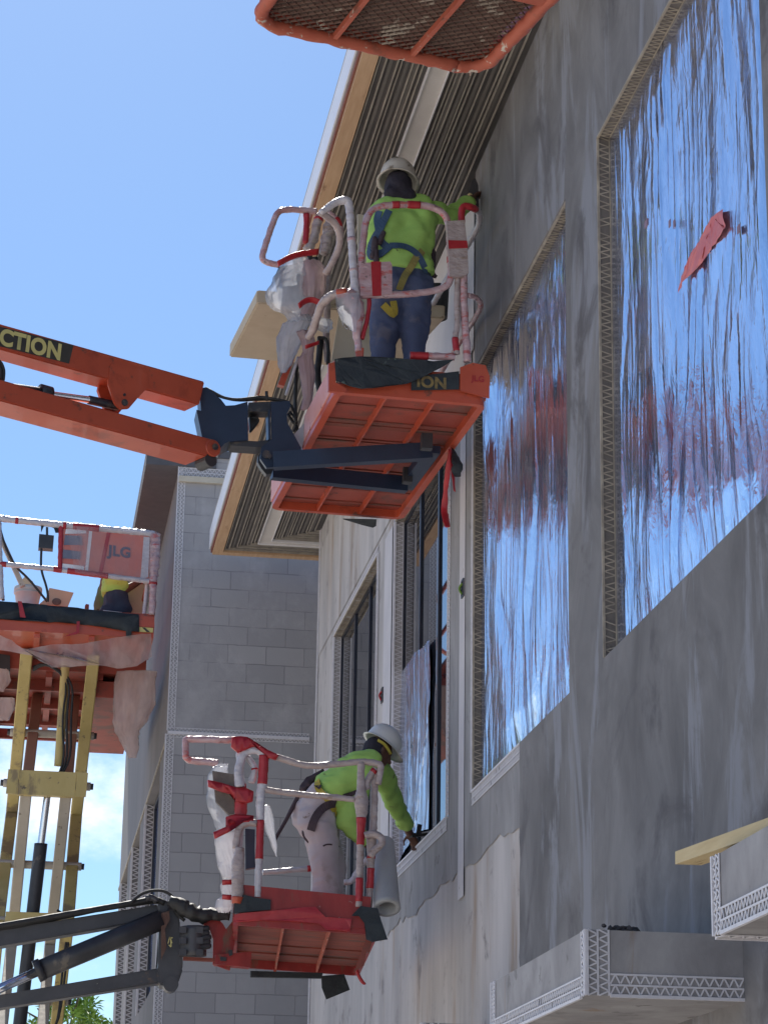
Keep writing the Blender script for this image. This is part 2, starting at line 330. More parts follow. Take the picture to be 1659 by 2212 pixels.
debris_mat = M('dried_mortar', (.05,.045,.045), (.10,.09,.09), .95, scale=20, bump=.8)
leaf = M('leaf', (.10,.20,.025), (.20,.34,.04), .5, scale=2, bump=0)
bark = M('bark', (.09,.07,.05), (.15,.11,.08), .9, scale=10, bump=.6)
roofing = M('roofing', (.3,.3,.3), (.35,.35,.35), .9, bump=.1)
wing_stucco = M('wing_stucco', (.15,.145,.15), (.21,.20,.205), .85, scale=1.2, stretch=(1,1,.4), bump=.3)
pipe_mat = M('grey_tube', (.29,.30,.31), (.38,.38,.38), .45, scale=4, stretch=(1,1,.3), bump=.05)
beige_foam = M('beige_board', (.52,.47,.38), (.60,.55,.45), .75, scale=6, bump=.1, c4=(.35,.3,.22), s4=8, t4=.68)
bucket_mat = M('bucket_white', (.42,.50,.54), (.52,.60,.64), .4, scale=7, bump=.1, c4=(.25,.23,.22), s4=9, t4=.64)
olive = M('olive_net', (.10,.14,.09), (.14,.19,.12), .8, scale=9, bump=.3)
silver = M('silver_foil', (.5,.5,.52), (.7,.7,.74), .25, scale=9, bump=.6)
ground_mat = M('ground', (.50,.455,.40), (.60,.55,.49), .95, scale=.4, bump=.3, c4=(.30,.27,.24), s4=2)
# concrete block
def blockmat():
    m = bpy.data.materials.new('concrete_block'); m.use_nodes = True; t = m.node_tree; t.nodes.clear(); K = t.links.new
    o = N(t, 'ShaderNodeOutputMaterial'); p = N(t, 'ShaderNodeBsdfPrincipled', i_Roughness=.88)
    tc = N(t, 'ShaderNodeTexCoord'); s = N(t, 'ShaderNodeSeparateXYZ'); c = N(t, 'ShaderNodeCombineXYZ'); K(tc.outputs['Object'], s.inputs[0]); K(s.outputs[0], c.inputs[0]); K(s.outputs[2], c.inputs[1])
    dn = N(t, 'ShaderNodeTexNoise', i_Scale=2.5, i_Detail=3); K(tc.outputs['Object'], dn.inputs[0])
    br = N(t, 'ShaderNodeTexBrick', offset=.5); wv = N(t, 'ShaderNodeTexNoise', i_Scale=7, i_Detail=4); K(tc.outputs['Object'], wv.inputs[0]); vm = N(t, 'ShaderNodeVectorMath', operation='MULTIPLY_ADD'); vm.inputs[1].default_value = (.018,.018,0); K(wv.outputs['Color'], vm.inputs[0]); K(c.outputs[0], vm.inputs[2]); K(vm.outputs[0], br.inputs[0])
    for k, v in (('Scale', 1.0), ('Mortar Size', .0055), ('Mortar Smooth', .35), ('Bias', 0.0), ('Brick Width', .407), ('Row Height', .2033)): br.inputs[k].default_value = v
    br.inputs['Color1'].default_value = (.325,.32,.335,1); br.inputs['Color2'].default_value = (.385,.378,.392,1); br.inputs['Mortar'].default_value = (.255,.25,.265,1)
    n = N(t, 'ShaderNodeTexNoise', i_Scale=1.5, i_Detail=7, i_Roughness=.6); mpn = N(t, 'ShaderNodeMapping'); mpn.inputs['Scale'].default_value = (1,1,.8); K(tc.outputs['Object'], mpn.inputs[0]); K(mpn.outputs[0], n.inputs[0])
    r = N(t, 'ShaderNodeMapRange', interpolation_type='SMOOTHSTEP'); r.inputs['From Min'].default_value = .40; r.inputs['From Max'].default_value = .62; K(n.outputs[0], r.inputs[0])
    # skim wash stronger above the joint at Z=5.4
    zr = N(t, 'ShaderNodeMapRange'); zr.inputs['From Min'].default_value = 6.93; zr.inputs['From Max'].default_value = 6.95; zr.inputs['To Min'].default_value = .35; zr.inputs['To Max'].default_value = .95; K(s.outputs[2], zr.inputs[0])
    mu = N(t, 'ShaderNodeMath', operation='MULTIPLY'); K(r.outputs[0], mu.inputs[0]); K(zr.outputs[0], mu.inputs[1])
    mx = N(t, 'ShaderNodeMix', data_type='RGBA'); K(mu.outputs[0], mx.inputs[0]); K(br.outputs['Color'], mx.inputs[6])
    n4 = N(t, 'ShaderNodeTexNoise', i_Scale=3, i_Detail=8, i_Roughness=.7); K(mpn.outputs[0], n4.inputs[0])
    m4 = N(t, 'ShaderNodeMix', data_type='RGBA'); m4.inputs[6].default_value = (.29,.285,.30,1); m4.inputs[7].default_value = (.45,.44,.455,1)
    r4 = N(t, 'ShaderNodeMapRange'); r4.inputs['From Min'].default_value = .3; r4.inputs['From Max'].default_value = .7; K(n4.outputs[0], r4.inputs[0]); K(r4.outputs[0], m4.inputs[0])
    K(m4.outputs[2], mx.inputs[7])
    # rust stain
    ms = N(t, 'ShaderNodeMapping'); ms.inputs['Scale'].default_value = (5,1,.25); K(tc.outputs['Object'], ms.inputs[0]); n5 = N(t, 'ShaderNodeTexNoise', i_Scale=1.5, i_Detail=5); K(ms.outputs[0], n5.inputs[0])
    r5 = N(t, 'ShaderNodeMapRange', interpolation_type='SMOOTHSTEP'); r5.inputs['From Min'].default_value = .66; r5.inputs['From Max'].default_value = .8; r5.inputs['To Max'].default_value = .5; K(n5.outputs[0], r5.inputs[0])
    m5 = N(t, 'ShaderNodeMix', data_type='RGBA'); K(r5.outputs[0], m5.inputs[0]); K(mx.outputs[2], m5.inputs[6]); m5.inputs[7].default_value = (.27,.19,.13,1)
    K(m5.outputs[2], p.inputs['Base Color'])
    inv = N(t, 'ShaderNodeMath', operation='SUBTRACT'); inv.inputs[0].default_value = 1; K(br.outputs['Fac'], inv.inputs[1])
    m1 = N(t, 'ShaderNodeMath', operation='SUBTRACT'); m1.inputs[0].default_value = 1; K(mu.outputs[0], m1.inputs[1])
    hh = N(t, 'ShaderNodeMath', operation='MULTIPLY'); K(inv.outputs[0], hh.inputs[0]); K(m1.outputs[0], hh.inputs[1])
    nb = N(t, 'ShaderNodeTexNoise', i_Scale=45, i_Detail=4); K(tc.outputs['Object'], nb.inputs[0])
    ad = N(t, 'ShaderNodeMath', operation='MULTIPLY_ADD'); ad.inputs[1].default_value = .25; K(nb.outputs[0], ad.inputs[0]); K(hh.outputs[0], ad.inputs[2])
    bu = N(t, 'ShaderNodeBump'); bu.inputs['Strength'].default_value = .6; bu.inputs['Distance'].default_value = .008; K(ad.outputs[0], bu.inputs['Height']); K(bu.outputs[0], p.inputs['Normal'])
    K(p.outputs[0], o.inputs[0]); return m
block = blockmat()
def filmmat(name, skyc, sc, crk=.5, gmax=.86):
    m = bpy.data.materials.new(name); m.use_nodes = True; t = m.node_tree; t.nodes.clear(); K = t.links.new
    o = N(t, 'ShaderNodeOutputMaterial'); g = N(t, 'ShaderNodeBsdfGlossy'); g.inputs['Roughness'].default_value = .11; g.inputs['Color'].default_value = (.84,.89,1.0,1)  # blue gloss colour paints extra sky reflection onto clear film
    df = N(t, 'ShaderNodeBsdfDiffuse')
    tc = N(t, 'ShaderNodeTexCoord'); mp = N(t, 'ShaderNodeMapping'); mp.inputs['Scale'].default_value = (1, 1, .04); K(tc.outputs['Object'], mp.inputs[0])
    n = N(t, 'ShaderNodeTexNoise', noise_type='RIDGED_MULTIFRACTAL', i_Scale=sc, i_Detail=5, i_Roughness=.6, i_Distortion=.35); K(mp.outputs[0], n.inputs[0])
    mp2 = N(t, 'ShaderNodeMapping'); mp2.inputs['Scale'].default_value = (1, 1, .45); mp2.inputs['Rotation'].default_value = (.12, 0, 0); K(tc.outputs['Object'], mp2.inputs[0])
    n2 = N(t, 'ShaderNodeTexNoise', i_Scale=1.7, i_Detail=3, i_Roughness=.5, i_Distortion=.8); K(mp2.outputs[0], n2.inputs[0])
    n3 = N(t, 'ShaderNodeTexNoise', i_Scale=11, i_Detail=4, i_Roughness=.6, i_Distortion=1.6); K(mp2.outputs[0], n3.inputs[0])
    mk = N(t, 'ShaderNodeMapRange', interpolation_type='SMOOTHSTEP'); mk.inputs['From Min'].default_value = .38; mk.inputs['From Max'].default_value = .62; mk.inputs['To Min'].default_value = .16; mk.inputs['To Max'].default_value = crk; K(n2.outputs[0], mk.inputs[0])
    m_ = N(t, 'ShaderNodeMath', operation='MULTIPLY'); K(n.outputs[0], m_.inputs[0]); K(mk.outputs[0], m_.inputs[1])
    m3_ = N(t, 'ShaderNodeMath', operation='MULTIPLY_ADD'); m3_.inputs[1].default_value = .22; K(n3.outputs[0], m3_.inputs[0]); K(m_.outputs[0], m3_.inputs[2])
    ad = N(t, 'ShaderNodeMath', operation='MULTIPLY_ADD'); ad.inputs[1].default_value = 2.0; K(n2.outputs[0], ad.inputs[0]); K(m3_.outputs[0], ad.inputs[2])
    bu = N(t, 'ShaderNodeBump'); bu.inputs['Strength'].default_value = 1; bu.inputs['Distance'].default_value = .022; K(ad.outputs[0], bu.inputs['Height'])
    K(bu.outputs[0], g.inputs['Normal']); K(bu.outputs[0], df.inputs['Normal'])
    r = N(t, 'ShaderNodeMapRange'); r.inputs['From Min'].default_value = .50; r.inputs['From Max'].default_value = .75; K(n2.outputs[0], r.inputs[0])
    c = N(t, 'ShaderNodeMix', data_type='RGBA'); c.inputs[6].default_value = (*skyc, 1); c.inputs[7].default_value = (.50,.55,.70,1); K(r.outputs[0], c.inputs[0])  # reflected sky put into the diffuse colour, from tint to pale blue
    wl = N(t, 'ShaderNodeMapRange'); wl.inputs['From Min'].default_value = .62; wl.inputs['From Max'].default_value = 1.0; wl.inputs['To Max'].default_value = .75; K(n.outputs[0], wl.inputs[0])
    c2_ = N(t, 'ShaderNodeMix', data_type='RGBA'); c2_.inputs[7].default_value = (.78,.80,.88,1); K(wl.outputs[0], c2_.inputs[0]); K(c.outputs[2], c2_.inputs[6]); K(c2_.outputs[2], df.inputs[0])  # white lines along the creases are painted glints
    lw = N(t, 'ShaderNodeFresnel'); lw.inputs[0].default_value = 1.75; K(bu.outputs[0], lw.inputs['Normal'])
    lr = N(t, 'ShaderNodeMapRange'); lr.inputs['To Min'].default_value = .12; lr.inputs['To Max'].default_value = gmax; K(lw.outputs[0], lr.inputs[0])
    ms = N(t, 'ShaderNodeMixShader'); K(lr.outputs[0], ms.inputs[0]); K(df.outputs[0], ms.inputs[1]); K(g.outputs[0], ms.inputs[2])
    K(ms.outputs[0], o.inputs[0]); return m
film_near = filmmat('film_blue_reflect', (.08,.12,.27), 16, .60, .9)
film_far = filmmat('film_pale_reflect', (.20,.23,.34), 17, 1.0, .84)
glass = M('dark_glass', (.012,.015,.022), None, .015, spec=1.0, ior=2.0, bump=0)
# ================================================================== GROUND
g = B(); box(g, (-600,-600,GZ-.2), (600,1500,GZ)); obj('ground', g, ground_mat)['kind'] = 'structure'
# ================================================================== MAIN BUILDING
WX = 2.75; HEAD = 5.66; SILL = 2.86; SOF = 7.08; Y0, Y1 = -4.0, 22.76
WIN = [(8.27, 11.0), (11.76, 14.50), (15.40, 17.82), (18.74, 21.5)]
mb = empty('stucco_building', (WX, 12, GZ), 'large grey building under construction with tall windows and a deep eave', 'building')
def cells(bm, x, ys, zs, keep, jitter=None):
    ys = sorted(set(ys)); zs = sorted(set(zs)); vv = {}
    def vert(i, j):
        if (i, j) not in vv: vv[i, j] = bm.verts.new((x, ys[i], zs[j]))
        return vv[i, j]
    for i in range(len(ys)-1):
        for j in range(len(zs)-1):
            if keep((ys[i]+ys[i+1])/2, (zs[j]+zs[j+1])/2):
                bm.faces.new((vert(i,j), vert(i,j+1), vert(i+1,j+1), vert(i+1,j)))
def inwin(y, z, wins=WIN, s=SILL, h=HEAD): return s < z < h and any(a < y < b for a, b in wins)
bm = B()
ys = [Y0, Y1]+[v for a in WIN for v in a]; zs = [GZ, SILL, HEAD, 7.5]
cells(bm, WX, ys, zs, lambda y, z: not inwin(y, z))
for a, b in WIN:                                               # reveals
    for p, q in (((a,SILL),(b,SILL)), ((b,SILL),(b,HEAD)), ((b,HEAD),(a,HEAD)), ((a,HEAD),(a,SILL))):
        vs_ = [bm.verts.new((x, y, z)) for x, (y, z) in ((WX,p),(WX,q),(WX+.25,q),(WX+.25,p))]; bm.faces.new(vs_)
obj('wall', bm, bare_concrete, mb)
bm = B(); box(bm, (WX+.6, Y0, GZ), (9, Y1-.3, 7.4)); obj('interior_core', bm, mortar_dark, mb)
bm = B(); box(bm, (WX+.001, Y1-.3, GZ), (9.2, Y1, 7.5)); obj('end_wall', bm, bare_concrete, mb)
# thick grey stucco coat
def extr_sheet(keep, ys, zs, x, t):
    bm = B(); cells(bm, x, ys, zs, keep)
    r = bmesh.ops.extrude_face_region(bm, geom=bm.faces[:])
    bmesh.ops.translate(bm, verts=[e for e in r['geom'] if isinstance(e, bmesh.types.BMVert)], vec=(-t, 0, 0))
    return bm
def frange(a, b, s):
    n = max(1, int(round((b-a)/s))); return [a+(b-a)*i/n for i in range(n+1)]
def st_keep(y, z):
    if inwin(y, z): return False
    if z > HEAD: return y < 14.42
    if z < SILL: return y < 13.02
    return y < 11.76
bm = extr_sheet(st_keep, [Y0, 8.27, 11.0, 11.76]+frange(12.9, 13.02, .12)+[14.42], [GZ]+frange(1.0, SILL, .06)+[HEAD]+frange(HEAD, SOF+.3, .07)[1:], WX-.001, .018)
for v in bm.verts:                                             # ragged coat edge
    if abs(v.co.y-13.02) < 1e-4 and v.co.z < SILL-.01: v.co.y += .035*noise.noise(V((0, 3, v.co.z*7)))+.02*noise.noise(V((0, 9, v.co.z*31)))
    if abs(v.co.y-14.42) < 1e-4: v.co.y += .02*noise.noise(V((0, 5, v.co.z*9)))
obj('stucco_coat', bm, dark_stucco, mb)
# grey skim round window three, white strips, white patch beside the coat
bm = B()
cells(bm, WX-.006, frange(13.05, 18.3, .12), [2.42]+[SILL], lambda y, z: True)
for v in bm.verts:
    if v.co.z < 2.5: v.co.z += .10*noise.noise(V((v.co.y*1.7, 1, 0)))+.05*noise.noise(V((v.co.y*7, 1, 0)))
cells(bm, WX-.006, [14.60, 15.36], [SILL, HEAD+.5], lambda y, z: True)
obj('skim_coat', bm, grey_skim, mb)
bm = B()
cells(bm, WX-.010, [14.78, 14.98], [2.25, HEAD-.15], lambda y, z: True); cells(bm, WX-.010, [17.95, 18.35], [SILL, HEAD], lambda y, z: True)
obj('white_strips', bm, white_render, mb)
bm = B(); cells(bm, WX-.012, frange(14.50, 16.9, .15), [HEAD+.18, SOF-.02], lambda y, z: True)
obj('white_patch', bm, white_render, mb)
bm = B(); cells(bm, WX-.007, [17.8, 22.7], [HEAD+.10, SOF-.01], lambda y, z: True); obj('upper_skim', bm, bare_concrete, mb)
# windows
for k, (a, b) in enumerate(WIN):
    bm = B(); fx = WX+.062; fw = .03
    box(bm, (fx, a, SILL), (fx+.07, a+fw, HEAD)); box(bm, (fx, b-fw, SILL), (fx+.07, b, HEAD))
    box(bm, (fx, a+fw, SILL), (fx+.07, b-fw, SILL+fw)); box(bm, (fx, a+fw, HEAD-fw), (fx+.07, b-fw, HEAD))
    fr = obj('window', bm, black_frame, mb)
    bm = B()
    for q in (1/3, 2/3):
        yy = a+(b-a)*q; box(bm, (fx-.004, yy-.022, SILL+fw), (fx+.06, yy+.022, HEAD-fw))
    obj('mullion', bm, black_frame, fr)
    bm = B(); box(bm, (fx+.010, a+fw, SILL+fw), (fx+.02, b-fw, HEAD-fw)); obj('pane', bm, glass, fr)
# corner beads
near = B(); tanb = B()
for k, (a, b) in enumerate(WIN):
    t = .020 if k < 2 else .004
    X_ = WX-(.021 if k == 0 else .006)
    m_ = tanb if k < 2 else near
    # far jamb reveal (faces the camera)
    bead(tanb if k < 2 else near, (X_, b, SILL), (X_, b, HEAD), (1,0,0), (0,-1,0), width=.062, pitch=.036, lw=.0055, proud=.006, skip=.10)
    bead(tanb, (X_, a, HEAD), (X_, b, HEAD), (1,0,0), (0,0,-1), width=.062, pitch=.036, lw=.0055, proud=.006, skip=.15)
    if k > 0: bead(near, (WX-.008, b, SILL), (WX-.008, b, HEAD), (0,1,0), (-1,0,0), width=.05, pitch=.04, rows=1, lw=.006)
    if k > 1: bead(near, (WX-.008, a, SILL), (WX-.008, a, HEAD), (0,-1,0), (-1,0,0), width=.06, pitch=.04, rows=1, lw=.006)
    if k == 1: bead(near, (WX-.008, 13.03, SILL), (WX-.008, b, SILL), (0,0,-1), (-1,0,0), width=.085, pitch=.035, rows=2, lw=.006)
    if k >= 2: bead(near, (WX-.008, a, SILL), (WX-.008, b, SILL), (0,0,-1), (-1,0,0), width=.085, pitch=.035, rows=2, lw=.006)
    if k > 2: bead(near, (WX-.008, a, HEAD), (WX-.008, b, HEAD), (0,0,1), (-1,0,0), width=.06, pitch=.04, lw=.006)
bead(near, (WX-.008, Y1, GZ), (WX-.008, Y1, SOF), (0,-1,0), (-1,0,0), width=.055, pitch=.04, lw=.008)
obj('corner_bead', near, bead_white, mb); obj('corner_bead', tanb, bead_tan, mb, label='tan corner bead crusted with mortar in the reveals')
bm = B()                                                       # mortar in reveal behind the near bead
for k in (0, 1):
    a, b = WIN[k]
    box(bm, (WX-.018 if k == 0 else WX-.003, b-.004, SILL), (WX+.075, b-.001, HEAD)); box(bm, (WX-.018 if k == 0 else WX-.003, a, HEAD-.004), (WX+.075, b-.004, HEAD-.001))
obj('reveal_mortar', bm, mortar_dark, mb)
bm = B()                                                       # red flashing tape edge round the openings
for k in (0, 1):
    a, b = WIN[k]; box(bm, (WX+.060, b-.012, SILL), (WX+.082, b-.006, HEAD)); box(bm, (WX+.060, a, HEAD-.012), (WX+.082, b-.012, HEAD-.006))
obj('flashing_tape', bm, M('flashing', (.20,.05,.05), (.33,.12,.09), .6, scale=20, bump=.3), mb)
# small junction boxes
for p in ((1000,1271), (826,1502)):
    q = at(p, X=WX-.012); bm = B()
    for s in (-1, 1): box(bm, (WX-.02, q.y+s*.035-.006, q.z-.06), (WX-.010, q.y+s*.035+.006, q.z+.06)); box(bm, (WX-.02, q.y-.029, q.z+s*.056-.006), (WX-.010, q.y+.029, q.z+s*.056+.006))
    jb = obj('junction_box', bm, grey_steel, mb)
    bm = B(); box(bm, (WX-.013, q.y-.029, q.z-.05), (WX-.0105, q.y+.029, q.z+.05)); obj('box_recess', bm, black_letter, jb)
    bm = B(); tube(bm, [(WX-.02, q.y, q.z-.04), (WX-.04, q.y+.01, q.z), (WX-.02, q.y-.01, q.z+.03)], .008, step=.01); obj('wire', bm, tape if p[0] < 900 else leaf, jb)
# eave
EX, EY = 1.73, 23.72
bm = B(); box(bm, (EX-.02, Y0, SOF+.02), (9.2, EY+.02, SOF+.30)); obj('roof', bm, roofing, mb)
def Lpath(bm, d, hw, z0, z1_):
    x = EX+d; y = EY-d
    box(bm, (x-hw, Y0, z0), (x+hw, y+hw, z1_)); box(bm, (x+hw+.0005, y-hw, z0), (8.5, y+hw, z1_))
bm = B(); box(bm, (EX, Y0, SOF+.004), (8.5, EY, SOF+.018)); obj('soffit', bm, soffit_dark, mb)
bm = B()
for d in (.125,.165,.24,.265,.335,.37,.40,.60,.625,.655,.71,.735,.80,.875,.90,.955): Lpath(bm, d, random.choice((.003,.004,.0025,.005)), SOF-.014, SOF+.003)
obj('soffit_rib', bm, soffit_metal, mb)
bm = B()
for d in (.105,.20,.30,.355,.64,.69,.77,.84,.92): Lpath(bm, d, .011, SOF-.006, SOF+.003)
obj('soffit_channel', bm, M('channel', (.10,.095,.09), (.17,.15,.13), .5, scale=9, stretch=(1,.3,1)), mb)
bm = B(); Lpath(bm, .50, .058, SOF-.010, SOF+.002)
vt = obj('soffit_vent', bm, vent_white, mb)
bm = B(); Lpath(bm, .437, .004, SOF-.03, SOF+.002); Lpath(bm, .563, .004, SOF-.03, SOF+.002); obj('vent_edge', bm, white_metal, vt)
bm = B(); Lpath(bm, .055, .052, SOF-.035, SOF+.16); obj('fascia_board', bm, wood, mb)
bm = B(); Lpath(bm, -.006, .007, SOF-.012, SOF+.20); obj('fascia_trim', bm, M('red_brown', (.20,.07,.05), (.26,.10,.07)), mb)
bm = B(); Lpath(bm, -.022, .006, SOF+.03, SOF+.24); obj('drip_edge', bm, white_metal, mb)
# canopy ledges low on the wall
def ledge(ya, yb, name, label):
    r = obj('window_ledge' if 0 else 'canopy_ledge', (lambda b: (box(b, (2.12, ya, .997), (WX, yb, 1.243)), b)[1])(B()), ledge_conc, mb)
    bm = B()
    for y, s in ((ya, 1), (yb, -1)):
        bead(bm, (2.12, y, .997), (2.12, y, 1.243), (0,s,0), (-1,0,0), width=.07, pitch=.034, rows=2, lw=.006)
    bead(bm, (2.12, ya, .997), (2.12, ya, 1.243), (1,0,0), (0,-1,0), width=.085, pitch=.034, rows=2, lw=.006)
    bead(bm, (2.12, ya+.075, .997), (2.12, yb-.075, .997), (0,0,1), (-1,0,0), width=.075, pitch=.034, rows=2, lw=.0055)
    bead(bm, (2.21, ya, .997), (WX, ya, .997), (0,0,1), (0,-1,0), width=.080, pitch=.036, rows=2, lw=.006)
    bead(bm, (2.12, yb, .997), (WX, yb, .997), (0,-1,0), (0,0,-1), width=.06, pitch=.045, rows=1, lw=.007)
    obj('corner_bead', bm, bead_white, r)
ledge(8.88, 10.70, '', ''); ledge(4.6, 7.17, '', '')
ledge(12.6, 14.2, '', '')
# plastic sheets over windows
def fdisp(s, amp):
    def f(u, v, p):
        e = min(u, 1-u, v, 1-v)*12; e = min(1, e)
        d = noise.noise(V((s, p.y*2.2+p.z*.3, p.z*.45)))*.030 - abs(noise.noise(V((s+9, p.y*5+noise.noise(V((s,p.y*2,p.z)))*1.2, p.z*.4))))*.026 - abs(noise.noise(V((s+3, p.y*13+p.z*.9, p.z*.6))))*.007*max(0, .3+noise.noise(V((s, p.y, p.z*.8)))*2.2)
        return V((d*amp*e, 0, 0))
    return f
for k in (0, 1):
    a, b = WIN[k]; bm = B()
    grid(bm, ((WX+.045, a+.0, SILL+.002), (WX+.045, b-.01, SILL+.002), (WX+.045, b-.01, HEAD-.01), (WX+.045, a, HEAD-.01)), 170, 150, fdisp(k*7.3, (1.0, 1.25)[k]))
    o = obj('plastic_sheet', bm, film_near if k == 0 else film_far, None, True, origin=(WX, a, SILL))
    tag(o, ('shiny crinkled plastic film with a red tape strip, over the nearest tall window' if k == 0 else 'pale crinkled plastic film fully covering the second tall window'), 'plastic sheet', 'plastic films over the windows')
    if k == 0:
        pts = [at(z8(*p), X=WX+.02) for p in ((1058,490),(1066,560),(1018,640),(980,690),(915,760),(893,803),(905,740),(935,670),(970,610),(1020,520))]
        bm = B(); sheetpoly(bm, pts, (-1,0,0), .010, 26, sub=4, mn=.02); solid(bm, .003)
        obj('tape_strip', bm, M('faded_red_tape', (.55,.12,.13), (.62,.20,.20), .5, scale=9, bump=.5), o)
        bm = B()
        for (x, y, l) in ((770,545,18),(800,543,22),(858,545,10),(875,545,8),(1115,565,14)):
            q = at(z8(x, y), X=WX+.022); box(bm, (q.x, q.y-.012*l/8, q.z-.017), (q.x+.004, q.y+.010*l/8, q.z+.017))
        obj('tape_mark', bm, M('old_tape', (.20,.11,.15), (.30,.2,.26), .5), o)
poly = [at(z6(*p), X=WX+.056) for p in ((415,1125),(440,1110),(470,1075),(500,1020),(540,995),(575,955),(577,1150),(570,1290),(568,1600),(565,1860),(500,1880),(470,1940),(415,2030))]
bm = B(); f = bm.faces.new([bm.verts.new(p) for p in poly]); bmesh.ops.triangulate(bm, faces=[f])
for _ in range(5): bmesh.ops.subdivide_edges(bm, edges=bm.edges[:], cuts=1) if len(bm.faces) < 6000 else None
for v in bm.verts: v.co.x += .008*noise.noise(V((4, v.co.y*5, v.co.z*.9)))-.014*abs(noise.noise(V((4, v.co.y*16, v.co.z*2))))
o = obj('plastic_sheet', bm, film_far, None, True, origin=(WX, 17.5, SILL)); tag(o, 'torn plastic film hanging over only the lower left of a dark window', 'plastic sheet', 'plastic films over the windows')
# plank and debris
a = at(z7(1255, 945), X=2.20); b_ = at((1690, 1783), X=2.20)
bm = B(); bar2(bm, a, a+(b_-a)*1.6, .09, .042)
tag(obj('wood_plank', bm, plank_wood, None, origin=a), 'yellowish timber plank lying on top of the nearest canopy ledge', 'plank')
bm = B()
for i in range(70):
    q = at(z7(925+random.gauss(0, 42), 1306), Y=8.93+random.uniform(.0,.12)); q.z = 1.246+abs(random.gauss(0, .007))*(1.4 if i % 5 else 2.2); r = random.uniform(.004,.014)
    m0 = Matrix.Translation(q)@Matrix.Rotation(random.uniform(0, 6), 4, V((random.random(), random.random(), 1)).normalized())@Matrix.Diagonal((1.8*r, r, .7*r, 1))
    bmesh.ops.create_icosphere(bm, subdivisions=1, radius=1, matrix=m0)
tag(obj('mortar_scraps', bm, debris_mat, None, origin=(2.3, 8.95, 1.243)), 'dark scraps of dried mortar heaped on top of the middle canopy ledge', 'mortar scraps')
# ================================================================== LEFT WING
WY, WXX, TOP = 24.6, 1.405, 8.40
wg = empty('block_wing', (WXX, WY, GZ), 'bare concrete block wing with white corner beads behind the lifts', 'building')
bm = B(); vs_ = [bm.verts.new(p) for p in ((WXX,WY,GZ),(8,WY,GZ),(8,WY,TOP),(WXX,WY,TOP))]; bm.faces.new(vs_); obj('block_wall', bm, block, wg)
WW = [(25.75, 28.3), (29.7, 31.4), (32.7, 34.5)]; WE = 35.3
bm = B(); wz = 5.25; wsill = 2.78
cells(bm, WXX, [WY, WE]+[v for a in WW for v in a], [GZ, wsill, wz, TOP], lambda y, z: not inwin(y, z, WW, wsill, wz))
for a, b in WW:
    for p, q in (((a,wsill),(b,wsill)), ((b,wsill),(b,wz)), ((b,wz),(a,wz)), ((a,wz),(a,wsill))):
        bm.faces.new([bm.verts.new((x, y, z)) for x, (y, z) in ((WXX,p),(WXX,q),(WXX+.25,q),(WXX+.25,p))])
bm.faces.new([bm.verts.new(p) for p in ((WXX,WE,GZ),(8,WE,GZ),(8,WE,TOP),(WXX,WE,TOP))])
obj('side_wall', bm, wing_stucco, wg)
for i, (a, b) in enumerate(WW):
    bm = B(); box(bm, (WXX+.09, a, wsill), (WXX+.15, a+.06, wz)); box(bm, (WXX+.09, b-.06, wsill), (WXX+.15, b, wz)); box(bm, (WXX+.09, a+.06, wz-.06), (WXX+.15, b-.06, wz)); box(bm, (WXX+.09, (a+b)/2-.03, wsill), (WXX+.15, (a+b)/2+.03, wz-.06))
    fr = obj('window', bm, black_frame, wg); bm = B(); box(bm, (WXX+.12, a+.06, wsill), (WXX+.13, b-.06, wz-.06)); obj('pane', bm, glass if i else film_near, fr)
bm = B(); box(bm, (WXX-.36, WY-.02, TOP-.12), (WXX+.4, WE+.3, TOP+.08)); box(bm, (WXX+.4, WY-.02, TOP), (8, WE+.3, TOP+.08)); obj('roof', bm, M('dark_grey_roof', (.085,.088,.10), (.12,.12,.135), .9), wg)
bm = B()
bead(bm, (WXX-.006, WY, 5.36), (WXX-.006, WY, TOP), (1,0,0), (0,-1,0), width=.075, pitch=.045, rows=2, lw=.0065)
bead(bm, (WXX-.02, WY, -1), (WXX-.02, WY, 5.32), (1,0,0), (0,-1,0), width=.085, pitch=.045, rows=2, lw=.0065)
bead(bm, (WXX-.01, WY, 1), (WXX-.01, WY, 5.32), (0,1,0), (-1,0,0), width=.085, pitch=.045, rows=2, lw=.0065)
for z, s in ((5.33, -1), (5.35, 1)): bead(bm, (WXX, WY, z), (2.9, WY, z), (0,0,s), (0,-1,0), width=.040, pitch=.04, lw=.006)
bar(bm, (WXX, WY-.012, 5.335), (2.9, WY-.012, 5.335), V((0,0,.016)), V((0,.008,0)))
bead(bm, (WXX, WY, 8.17), (3.4, WY, 8.17), (0,0,1), (0,-1,0), width=.10, pitch=.05, rows=2, lw=.007)
for a, b in WW:
    bead(bm, (WXX-.01, b, wsill), (WXX-.01, b, wz), (0,1,0), (-1,0,0), width=.12, pitch=.05, rows=2, lw=.009); bead(bm, (WXX, b, wsill), (WXX, b, wz), (1,0,0), (0,-1,0), width=.09, pitch=.06, lw=.012)
obj('corner_bead', bm, bead_white, wg)
bm = B(); box(bm, (WXX-.015, WY+.05, wz+.0), (WXX-.003, WE, wz+.04)); obj('lintel_strip', bm, bead_tan, wg)
bm = B(); box(bm, (WXX, WY-.05, 8.10), (3.4, WY-.004, 8.165)); obj('stone_band', bm, beige_foam, wg)
